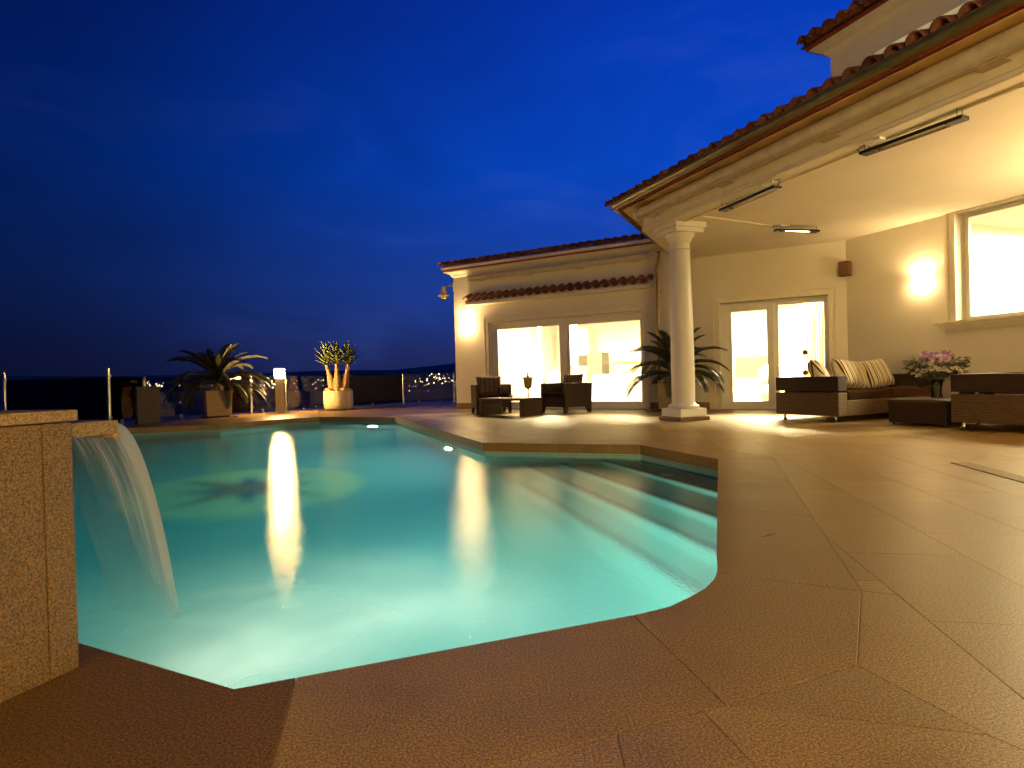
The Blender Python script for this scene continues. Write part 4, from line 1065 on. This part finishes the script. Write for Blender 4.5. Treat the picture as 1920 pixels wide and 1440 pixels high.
# ------------------------------------------------------------------ bollard lamps
def bollard(x, y, label, rot=.25, glow='bollardglow'):
    t = thing('bollard_lamp', label, 'lamp', (x, y, 0), rot, 'bollard lamps on the terrace')
    obj('foot', MB().box(-.16, .16, -.16, .16, 0, .02), M['trim'], t)
    obj('body', MB().box(-.105, .105, -.105, .105, .02, .935), M['pot'], t, bev=.006)
    obj('lantern', MB().box(-.112, .112, -.112, .112, .937, 1.17), M[glow], t, bev=.012)
    obj('lid', MB().box(-.12, .12, -.12, .12, 1.172, 1.20), M['trim'], t, bev=.006)
    return t
bollard(-6.12, 15.75, 'square cream bollard with bright lantern between cycad and round pot', .25)
bollard(-1.2, -3.4, 'unseen bollard lamp added behind the near pool end, left one', .1, 'bollardunseen')  # out of view behind the camera, added to light the near paving
bollard(1.5, -2.3, 'unseen bollard lamp added behind the near pool end, right one', .1, 'bollardunseen')  # second out-of-view lamp, added to brighten the foreground stone

# ------------------------------------------------------------------ planters
def frond_mesh(L, droop, seed, up=.9, wdt=.17):
    r_ = random.Random(seed); mb_ = MB(); n_ = 62; pts = []
    for k in range(n_ + 1):
        t_ = k / n_; a = up - droop * t_ ** 1.15
        pts.append((pts[-1] + Vector((math.cos(a), 0, math.sin(a))) * (L / n_)) if pts else Vector((0, 0, 0)))
    mb_.tube(pts[::3] + [pts[-1]], [.011 * (1 - .8 * i / 23) for i in range(len(pts[::3]) + 1)], 5)
    for k in range(5, n_ + 1):
        t_ = k / n_; ll = wdt * (math.sin(math.pi * min(1, t_ * .93 + .07)) ** .6) * r_.uniform(.85, 1.1) + .02
        d_ = (pts[k] - pts[k - 1]).normalized(); upv = Vector((-d_.z, 0, d_.x))
        for sg in (-1, 1):
            lat = Vector((0, sg, 0)); tip = pts[k] + (lat * .80 + d_ * .55 + upv * r_.uniform(.12, .34)) * ll
            mid = pts[k] + (lat * .48 + d_ * .24 + upv * .24) * ll
            w_ = d_ * .0085
            i = [mb_.pt(pts[k] - w_), mb_.pt(pts[k] + w_), mb_.pt(mid + w_), mb_.pt(mid - w_), mb_.pt(tip)]
            mb_.f += [[i[0], i[1], i[2], i[3]], [i[3], i[2], i[4]]]
    me_ = bpy.data.meshes.new('frond'); me_.from_pydata([tuple(v) for v in mb_.v], [], mb_.f); me_.update(); me_.materials.append(M['frond']); return me_
FR_M = [frond_mesh(1.30, 1.45, 1, .85, .20), frond_mesh(1.25, 1.5, 2, 1.15, .20), frond_mesh(1.28, 1.65, 3, .90, .20), frond_mesh(1.10, 1.0, 4, 1.25, .19)]
def cycad(x, y, z, label, seed, sc=1.0, n_=30):
    r_ = random.Random(seed); t = thing('cycad', label, 'palm', (x, y, z), 0, 'potted cycads')
    obj('trunk', MB().lathe([(.10, 0), (.13, .05), (.12, .13), (.05, .19)], 14), M['trunk'], t, True)
    for k in range(n_):
        lvl = k / n_; a = k * 2.399 + r_.uniform(-.2, .2)
        me_ = FR_M[0 if lvl < .28 else 2 if lvl < .55 else 1 if lvl < .82 else 3]
        tilt = (.55 if lvl < .28 else .18 if lvl < .55 else .0 if lvl < .82 else -.12) + r_.uniform(-.12, .12)
        link('frond', me_, None, t, local=T(0, 0, .13 + .04 * lvl) @ Matrix.Rotation(a, 4, 'Z') @ Matrix.Rotation(tilt, 4, 'Y') @ Matrix.Scale(sc * r_.uniform(.88, 1.06), 4))
    return t
def square_pot(x, y, w_, h_, rot, label, ribs=True):
    t = thing('square_planter', label, 'planter', (x, y, 0), rot, 'square planters')
    obj('saucer', MB().box(-w_ * .66, w_ * .66, -w_ * .66, w_ * .66, .0, .022), M['pedestal'], t, bev=.004)
    mb_ = MB(); k = .92; h = w_ / 2
    obj('body', MB().box(-h * k, h * k, -h * k, h * k, .045, h_, 1 / k), M['potlined'], t, bev=.008)
    for z in (.32, .54, .76):
        hh = h * (k + (1 - k) * z) + .0025
        obj('groove_band', MB().box(-hh, hh, -hh, hh, h_ * z - .004, h_ * z + .004), M['pot'], t)
    for sx_ in (-1, 1):
        for sy_ in (-1, 1): obj('foot', MB().box(sx_ * h * .7 - .03, sx_ * h * .7 + .03, sy_ * h * .7 - .03, sy_ * h * .7 + .03, .022, .045), M['pedestal'], t)
    obj('soil', MB().box(-h * .93, h * .93, -h * .93, h * .93, h_ - .01, h_ + .004), M['soil'], t)
    return t
square_pot(-7.22, 14.66, .58, .655, R(32), 'square stone planter left of the bollard lamp')
cycad(-7.22, 14.66, .655, 'wide dark cycad beside the bollard lamp', 5, 1.12, 40)
square_pot(3.40, 12.42, .60, .585, angW, 'square stone planter behind the white column')
cycad(3.40, 12.42, .585, 'wind blown cycad behind the white column', 9, .98, 40)

t = thing('round_planter', 'round cream planter with stones at the far pool end', 'planter', (-4.92, 16.9, 0))
obj('saucer', MB().lathe([(.56, 0), (.56, .02)], 28), M['pedestal'], t)
obj('body', MB().lathe([(.30, .02), (.36, .035), (.395, .09), (.405, .2), (.405, .50), (.40, .545), (.37, .545), (.36, .50)], 36, capt=False), M['pot'], t, 'auto')
obj('gravel_bed', MB().lathe([(.37, .49), (.30, .52), (.01, .535)], 20), M['rock'], t)
dr = thing('dracaena', 'three stemmed dracaena with spiky leaf heads in the round pot', 'plant', (-4.92, 16.9, .53))
leaf = MB()
pr_ = [(0, .020, 0), (.12, .025, .0), (.25, .021, -.008), (.36, .013, -.03), (.44, .001, -.07)]
for (x0, w0, z0), (x1, w1, z1) in zip(pr_, pr_[1:]): leaf.face([(x0, -w0, z0), (x1, -w1, z1), (x1, w1, z1), (x0, w0, z0)])
LEAF = bpy.data.meshes.new('leaf'); LEAF.from_pydata([tuple(v) for v in leaf.v], [], leaf.f); LEAF.update(); LEAF.materials.append(M['yucca'])
rn_ = random.Random(21)
for bx, by, tx, ty, h_ in ((-.13, .04, -.32, .02, .76), (.0, -.06, .0, -.08, .78), (.14, .03, .30, .06, .78)):
    mb = MB(); path = []; rs = []
    for k in range(17):
        t_ = k / 16; path.append((bx + (tx - bx) * t_, by + (ty - by) * t_, h_ * t_)); rs.append((.085 + .05 * math.sin(math.pi * min(1, t_ * 1.4 + .1)) * (1 - t_) ** .5 - .035 * t_) * (1.05 if k % 2 else .95))
    stm = obj('stem', mb.tube(path, rs, 12), M['trunk'], dr, True)
    for k in range(52):
        l_ = k / 52; a = k * 2.399; el_ = R(8 + 78 * l_) + rn_.uniform(-.1, .1)
        link('leaf', LEAF, None, dr, local=T(tx, ty, h_ - .03 + .12 * l_) @ Matrix.Rotation(a, 4, 'Z') @ Matrix.Rotation(-el_, 4, 'Y') @ Matrix.Scale(rn_.uniform(1.05, 1.5), 4))
for k, (x, y, s) in enumerate(((-.2, -.16, .13), (.2, -.12, .15), (.05, -.26, .08), (-.05, -.28, .06), (.28, .1, .1), (-.28, .08, .09))):
    mb = MB(); mb.lathe([(.02, -.5), (.75, -.3), (1, .05), (.7, .5), (.2, .75)], 9)
    for i, v_ in enumerate(mb.v): mb.v[i] = Vector((v_.x * s, v_.y * s, v_.z * s)) * (1 + .35 * noise.noise((v_.x * 1.7 + k * 3, v_.y * 1.7, v_.z * 1.7)))
    o_ = obj('rock', mb, M['rock'], None, 'auto'); o_.location = (-4.92 + x, 16.9 + y, .54)
    tag(o_, ['ochre rock left of the dracaena stems', 'larger ochre rock right of the dracaena stems', 'small pale rock at the front rim of the round pot', 'smallest rock at the front of the round pot', 'rock behind the right dracaena stem', 'rock behind the left dracaena stem'][k], 'rock', 'rocks in the round planter')
t = thing('stone_pedestal', 'dark brown stone pedestal by the far left pool edge', 'pedestal', (-7.86, 12.86, 0), R(38))
obj('shaft', MB().box(-.21, .21, -.21, .21, 0, .755), M['pedestal'], t, bev=.005); obj('top_slab', MB().box(-.215, .215, -.215, .215, .757, .79), M['pedestal'], t, bev=.004)

# ------------------------------------------------------------------ wicker armchairs and table
def armchair(x, y, face, label):
    t = thing('wicker_armchair', label, 'armchair', (x, y, 0), bear(face) + R(90), 'dark wicker armchairs')   # local -y faces 'face'
    # local: front edge at y=0, back at y=.80, width .78
    w_, d_ = .39, .80
    for e_ in (-1, 1):
        side = [(0, 0), (.05, .0), (.10, .13), (.62, .13), (.70, 0), (.75, 0), (.80, .635), (0, .635)]
        mb_ = MB(); xa, xb = (e_ * w_, e_ * (w_ - .065))
        u = [mb_.pt((xa, p, q)) for p, q in side]; v_ = [mb_.pt((xb, p, q)) for p, q in side]
        mb_.f += [u, v_[::-1]] + [[u[i], v_[i], v_[(i + 1) % 8], u[(i + 1) % 8]] for i in range(8)]
        obj('side_panel', mb_, M['wickerfine'], t, bev=.006)
    obj('front_rail', MB().box(-w_ + .066, w_ - .066, .03, .075, .13, .34), M['wickerfine'], t, bev=.006)
    obj('seat_deck', MB().box(-w_ + .066, w_ - .066, .076, .70, .27, .335), M['wickerdark'], t)
    obj('seat_cushion', MB().box(-w_ + .07, w_ - .07, .02, .68, .337, .425), M['seat'], t, bev=.025)
    obj('backrest', MB().box(-w_ + .066, w_ - .066, .70, .775, .13, .635), M['wickerfine'], t, bev=.006)
    c_ = thing('armchair_cushion', 'striped back cushion on the ' + label, 'cushion', (x, y, 0), bear(face) + R(90), 'striped armchair cushions')
    X = T(0, .59, .62) @ Matrix.Rotation(R(-14), 4, 'X')
    cushion(c_, 'pillow', X, .29, .07, .205, M['stripedark'])
    return t
def cushion(parent, name, X, hw, ht, hh, m_):
    mb_ = MB(X); n_ = 12; top = []
    for sgn in (1, -1):
        g = []
        for j in range(n_ + 1):
            row = []
            for i in range(n_ + 1):
                u_, v_ = 2 * i / n_ - 1, 2 * j / n_ - 1
                puff = ((1 - u_ ** 4) * (1 - v_ ** 4)) ** .5
                pin = 1 - .05 * (1 - abs(u_)) * v_ ** 2; pin2 = 1 - .06 * (1 - abs(v_)) * u_ ** 2
                row.append(mb_.pt((u_ * hw * pin2, sgn * (ht * puff + .004) * (1 + .08 * noise.noise((u_ * 2, v_ * 2, hw * 9 + sgn))), v_ * hh * pin)))
            g.append(row)
        top.append(g)
    for g in top:
        for j in range(n_):
            for i in range(n_): mb_.f.append([g[j][i], g[j][i + 1], g[j + 1][i + 1], g[j + 1][i]])
    a, b_ = top
    rim = lambda g: [g[0][i] for i in range(n_)] + [g[j][n_] for j in range(n_)] + [g[n_][n_ - i] for i in range(n_)] + [g[n_ - j][0] for j in range(n_)]
    ra, rb = rim(a), rim(b_)
    for i in range(len(ra)): mb_.f.append([ra[i], ra[(i + 1) % len(ra)], rb[(i + 1) % len(ra)], rb[i]])
    return obj(name, mb_, m_, parent, True)
armchair(-.40, 12.98, 168, 'dark wicker armchair left of the low table')
c2 = Vector((1.09, 12.3)); c2 = c2 + bd(-38) * .39
armchair(c2.x, c2.y, 232, 'dark wicker armchair right of the low table')
# low bridge table
tb = thing('wicker_table', 'low dark wicker table with slab legs between the armchairs', 'table', (.17, 11.68, 0), bear(134.5) + math.pi)
# local x runs left along the long side, y towards the back
obj('tabletop', MB().box(0, 1.22, -.62, 0, .315, .36), M['wickerfine'], tb, bev=.006)
obj('leg', MB().box(0, .055, -.62, 0, 0, .313), M['wickerfine'], tb, bev=.006); obj('leg', MB().box(1.165, 1.22, -.62, 0, 0, .313), M['wickerfine'], tb, bev=.006)
def flute(x, y, z, label):
    t = thing('champagne_flute', label, 'glass', (x, y, z), 0, 'champagne flutes on the low table')
    obj('bowl', MB().lathe([(.006, .085), (.020, .11), (.027, .15), (.027, .19), (.023, .235)], 16, capb=False, capt=False), M['cup'], t, True)
    obj('stem', MB().lathe([(.034, 0), (.030, .004), (.006, .01), (.0045, .05), (.006, .086)], 14), M['cup'], t, True)
flute(-.29, 12.30, .361, 'champagne flute at the left end of the low table'); flute(.17, 12.23, .361, 'champagne flute beside the ice bucket stand')
t = thing('candle_holder', 'small pale candle glass on the low table', 'candle', (-.02, 12.35, .361)); obj('cup', MB().lathe([(.03, 0), (.033, .07), (.028, .07), (.026, .02)], 14), M['pot'], t, 'auto'); obj('candle', MB().lathe([(.024, .02), (.024, .05)], 10), M['white'], t)
t = thing('ice_bucket_stand', 'champagne bucket on a slim stand behind the low table', 'ice bucket', (.35, 13.05, 0))
obj('stand', MB().lathe([(.14, 0), (.14, .012), (.02, .03), (.012, .06), (.012, .50), (.03, .53), (.07, .545)], 18), M['darkmetal'], t, 'auto')
obj('bucket', MB().lathe([(.075, .547), (.082, .56), (.105, .775), (.112, .78), (.10, .775)], 24, capt=False), M['pipe'], t, 'auto')
for e_ in (-1, 1): obj('handle', MB().tube([(e_ * .10, 0, .73), (e_ * .135, 0, .74), (e_ * .135, 0, .76), (e_ * .105, 0, .77)], .008, 6), M['metal'], t, True)
b_ = thing('champagne_bottle', 'dark bottle neck standing in the ice bucket', 'bottle', (.35, 13.05, .57)); obj('glass', MB().lathe([(.04, 0), (.042, .16), (.03, .21), (.014, .25), (.013, .31)], 16), M['screen'], b_, 'auto'); obj('foil', MB().lathe([(.0145, .26), (.016, .30), (.016, .318)], 12), M['darkmetal'], b_)

# ------------------------------------------------------------------ lounge sofas and coffee table
def lounge(x, y, along, L, label):
    """local x runs along the seat from the end shown, y to the back; the origin is the front corner of that end"""
    t = thing('wicker_sofa', label, 'sofa', (x, y, 0), bear(along), 'low wicker lounge sofas')
    D = 1.05
    for e_ in (0, 1):
        x0 = 0 if not e_ else L - .2
        a_ = obj('armrest', MB().box(x0, x0 + .2, 0, D, .09, .425), M['wicker'], t, bev=.008)
        obj('arm_rail', MB().box(x0, x0 + .2, 0, D, .455, .665), M['wickerdark'], a_, bev=.008)
        for yy in (.22, .70): obj('spacer', MB().box(x0 + .05, x0 + .15, yy - .04, yy + .04, .426, .454), M['darkmetal'], a_)
    obj('base', MB().box(.201, L - .201, .0, D - .17, .09, .31), M['wicker'], t, bev=.008)
    obj('backrest', MB().box(.201, L - .201, D - .17, D, .09, .665), M['wickerdark'], t, bev=.008)
    n_ = 2; ww = (L - .42) / n_
    for k in range(n_): obj('seat_cushion', MB().box(.21 + k * ww + .004, .21 + (k + 1) * ww - .004, .0, D - .18, .312, .45), M['seat'], t, bev=.03)
    for xx in (.08, L - .08):
        for yy in (.1, D - .1): obj('foot', MB().lathe([(.022, 0), (.03, .02), (.018, .03), (.018, .09)], 12, (xx, yy, 0)), M['metal'], t, 'auto')
    return t
lounge(4.64, 8.50, 63, 2.56, 'low wicker sofa with three striped pillows by the porch door')
lounge(5.80, 6.28, 60, 1.95, 'low wicker sofa without pillows in front of the coffee table').name = 'wicker_sofa'
sx, sy, sb = 4.64, 8.50, 63
def pillow(u_, v_, z_, yaw, lean, roll, label):
    q = Vector((sx, sy)) + bd(sb) * u_ + bd(sb - 90) * v_
    t = thing('striped_pillow', label, 'pillow', (q.x, q.y, z_), bear(sb) + R(yaw), 'striped pillows on the sofa')
    cushion(t, 'pillow_cover', Matrix.Rotation(R(lean), 4, 'X') @ Matrix.Rotation(R(roll), 4, 'Y'), .33, .11, .255, M['stripe'])
pillow(.58, .68, .64, 30, -22, 14, 'striped pillow leaning in the left corner of the sofa')
pillow(1.30, .70, .68, 4, -24, 7, 'middle striped pillow on the sofa')
pillow(1.98, .70, .68, -6, -26, -7, 'striped pillow nearest the flower vase')
ct = thing('coffee_table', 'square dark wicker coffee table carrying the flower vase', 'coffee table', (5.10, 8.13, 0), bear(157))
obj('tabletop', MB().box(0, .76, 0, .78, .305, .34), M['wickerfine'], ct, bev=.005); obj('apron', MB().box(.01, .75, .01, .77, .03, .303), M['wickerdark'], ct, bev=.005)
for xx in (.05, .71):
    for yy in (.05, .73): obj('foot', MB().lathe([(.02, 0), (.02, .03)], 10, (xx, yy, 0)), M['darkmetal'], ct)
vx, vy = 5.80, 8.16
va_ = thing('glass_vase', 'clear glass vase on the wicker coffee table', 'vase', (vx, vy, .341))
obj('vase_glass', MB().lathe([(.065, 0), (.07, .01), (.055, .06), (.06, .14), (.085, .25), (.082, .25), (.055, .14), (.05, .06), (.055, .02)], 24, capt=True), M['cup'], va_, True)
bq = thing('flower_bouquet', 'bouquet of purple and cream flowers with dark foliage', 'flowers', (vx, vy, .36))
mb = MB(); rb = random.Random(4)
tips = []
for k in range(84):
    a = k * 2.399; rr = .31 * math.sqrt((k + .5) / 84); tips.append(Vector((rr * math.cos(a), rr * math.sin(a), .50 - .9 * rr ** 2 * 2.2 + rb.uniform(-.04, .05))))
for tp in tips[::4]: mb.tube([(rb.uniform(-.02, .02), rb.uniform(-.02, .02), .01), (tp.x * .25, tp.y * .25, .22), tuple(tp)], .004, 4)
obj('stems', mb, M['stem'], bq)
mb = MB()
for k in range(1100):
    a = rb.uniform(0, 6.283); rr = .33 * math.sqrt(rb.random()); z = rb.uniform(.22, .47) - rr * .25 + (.12 * rr / .33); p = Vector((rr * math.cos(a) * (.45 + .55 * min(1, (z - .12) / .3)), rr * math.sin(a) * (.45 + .55 * min(1, (z - .12) / .3)), z))
    d_ = Vector((p.x, p.y, rb.uniform(-.2, .3))).normalized() * rb.uniform(.05, .09); s2_ = Vector((-d_.y, d_.x, rb.uniform(-.4, .4))).normalized() * .009
    mb.face([p - s2_ * .4, p + d_ * .5 - s2_, p + d_, p + d_ * .5 + s2_])
me = bpy.data.meshes.new('foliage'); me.from_pydata([tuple(v) for v in mb.v], [], mb.f); me.update()
tag(link('foliage', me, M['leafdark'], bq), kind='stuff')
def bloom(n_, L, w_, up, m_):
    mb_ = MB()
    for k in range(n_):
        a = 2 * math.pi * k / n_ + rb.uniform(-.15, .15); c_, s = math.cos(a), math.sin(a); e = up + rb.uniform(-.2, .2)
        ps = [Vector((c_ * r_, s * r_, z)) for r_, z in ((.004, 0), (L * .5, L * .5 * e), (L, L * .6 * e))]; l = Vector((-s, c_, 0)) * w_
        mb_.face([ps[0], ps[1] - l, ps[2], ps[1] + l])
    me_ = bpy.data.meshes.new('flower'); me_.from_pydata([tuple(v) for v in mb_.v], [], mb_.f); me_.update(); me_.materials.append(m_); return me_
BP = [bloom(8, .085, .014, 1.2, M['purple']), bloom(7, .075, .015, 1.6, M['purple'])]; BW = [bloom(14, .045, .014, .9, M['whitepetal']), bloom(12, .05, .013, 1.2, M['whitepetal'])]
for k, tp in enumerate(tips):
    pur = (k % 4 == 1 and tp.z > .40) or k in (55, 47, 3)
    link('purple_flower' if pur else 'cream_flower', (BP if pur else BW)[k % 2], None, bq, local=T(tp.x, tp.y, tp.z + (.05 if pur else .0)) @ Vector((tp.x, tp.y, .35)).to_track_quat('Z', 'Y').to_matrix().to_4x4() @ Matrix.Scale(rb.uniform(.95, 1.35), 4))

# ------------------------------------------------------------------ floor drain and fallen leaf
dg = thing('floor_drain', 'slotted drain grate set flush in the terrace paving', 'drain', (3.49, 4.67, 0), bear(191.5))
obj('channel', MB().box(0, 2.4, -.07, .07, .0005, .003), M['darkmetal'], dg)
for k in range(80): link('grate_bar', GB if k else (GB := MB().box(-.0105, .0105, -.065, .065, .003, .006).mesh('grate_bar')), M['coping'] if not k else None, dg, local=T(.015 + k * .03, 0, 0))
lf = thing('fallen_leaf', 'small dry leaf lying on the paving beside the pool', 'leaf', (1.13, 2.71, .002), .4)
obj('blade', MB().face([(0, 0, .001), (.02, -.012, .008), (.05, -.006, .014), (.065, .0, .012), (.05, .008, .004), (.02, .012, .003)]), M['leafdry'], lf)
obj('stalk', MB().tube([(0, 0, .002), (-.02, .004, .003)], .0012, 4), M['leafdry'], lf)
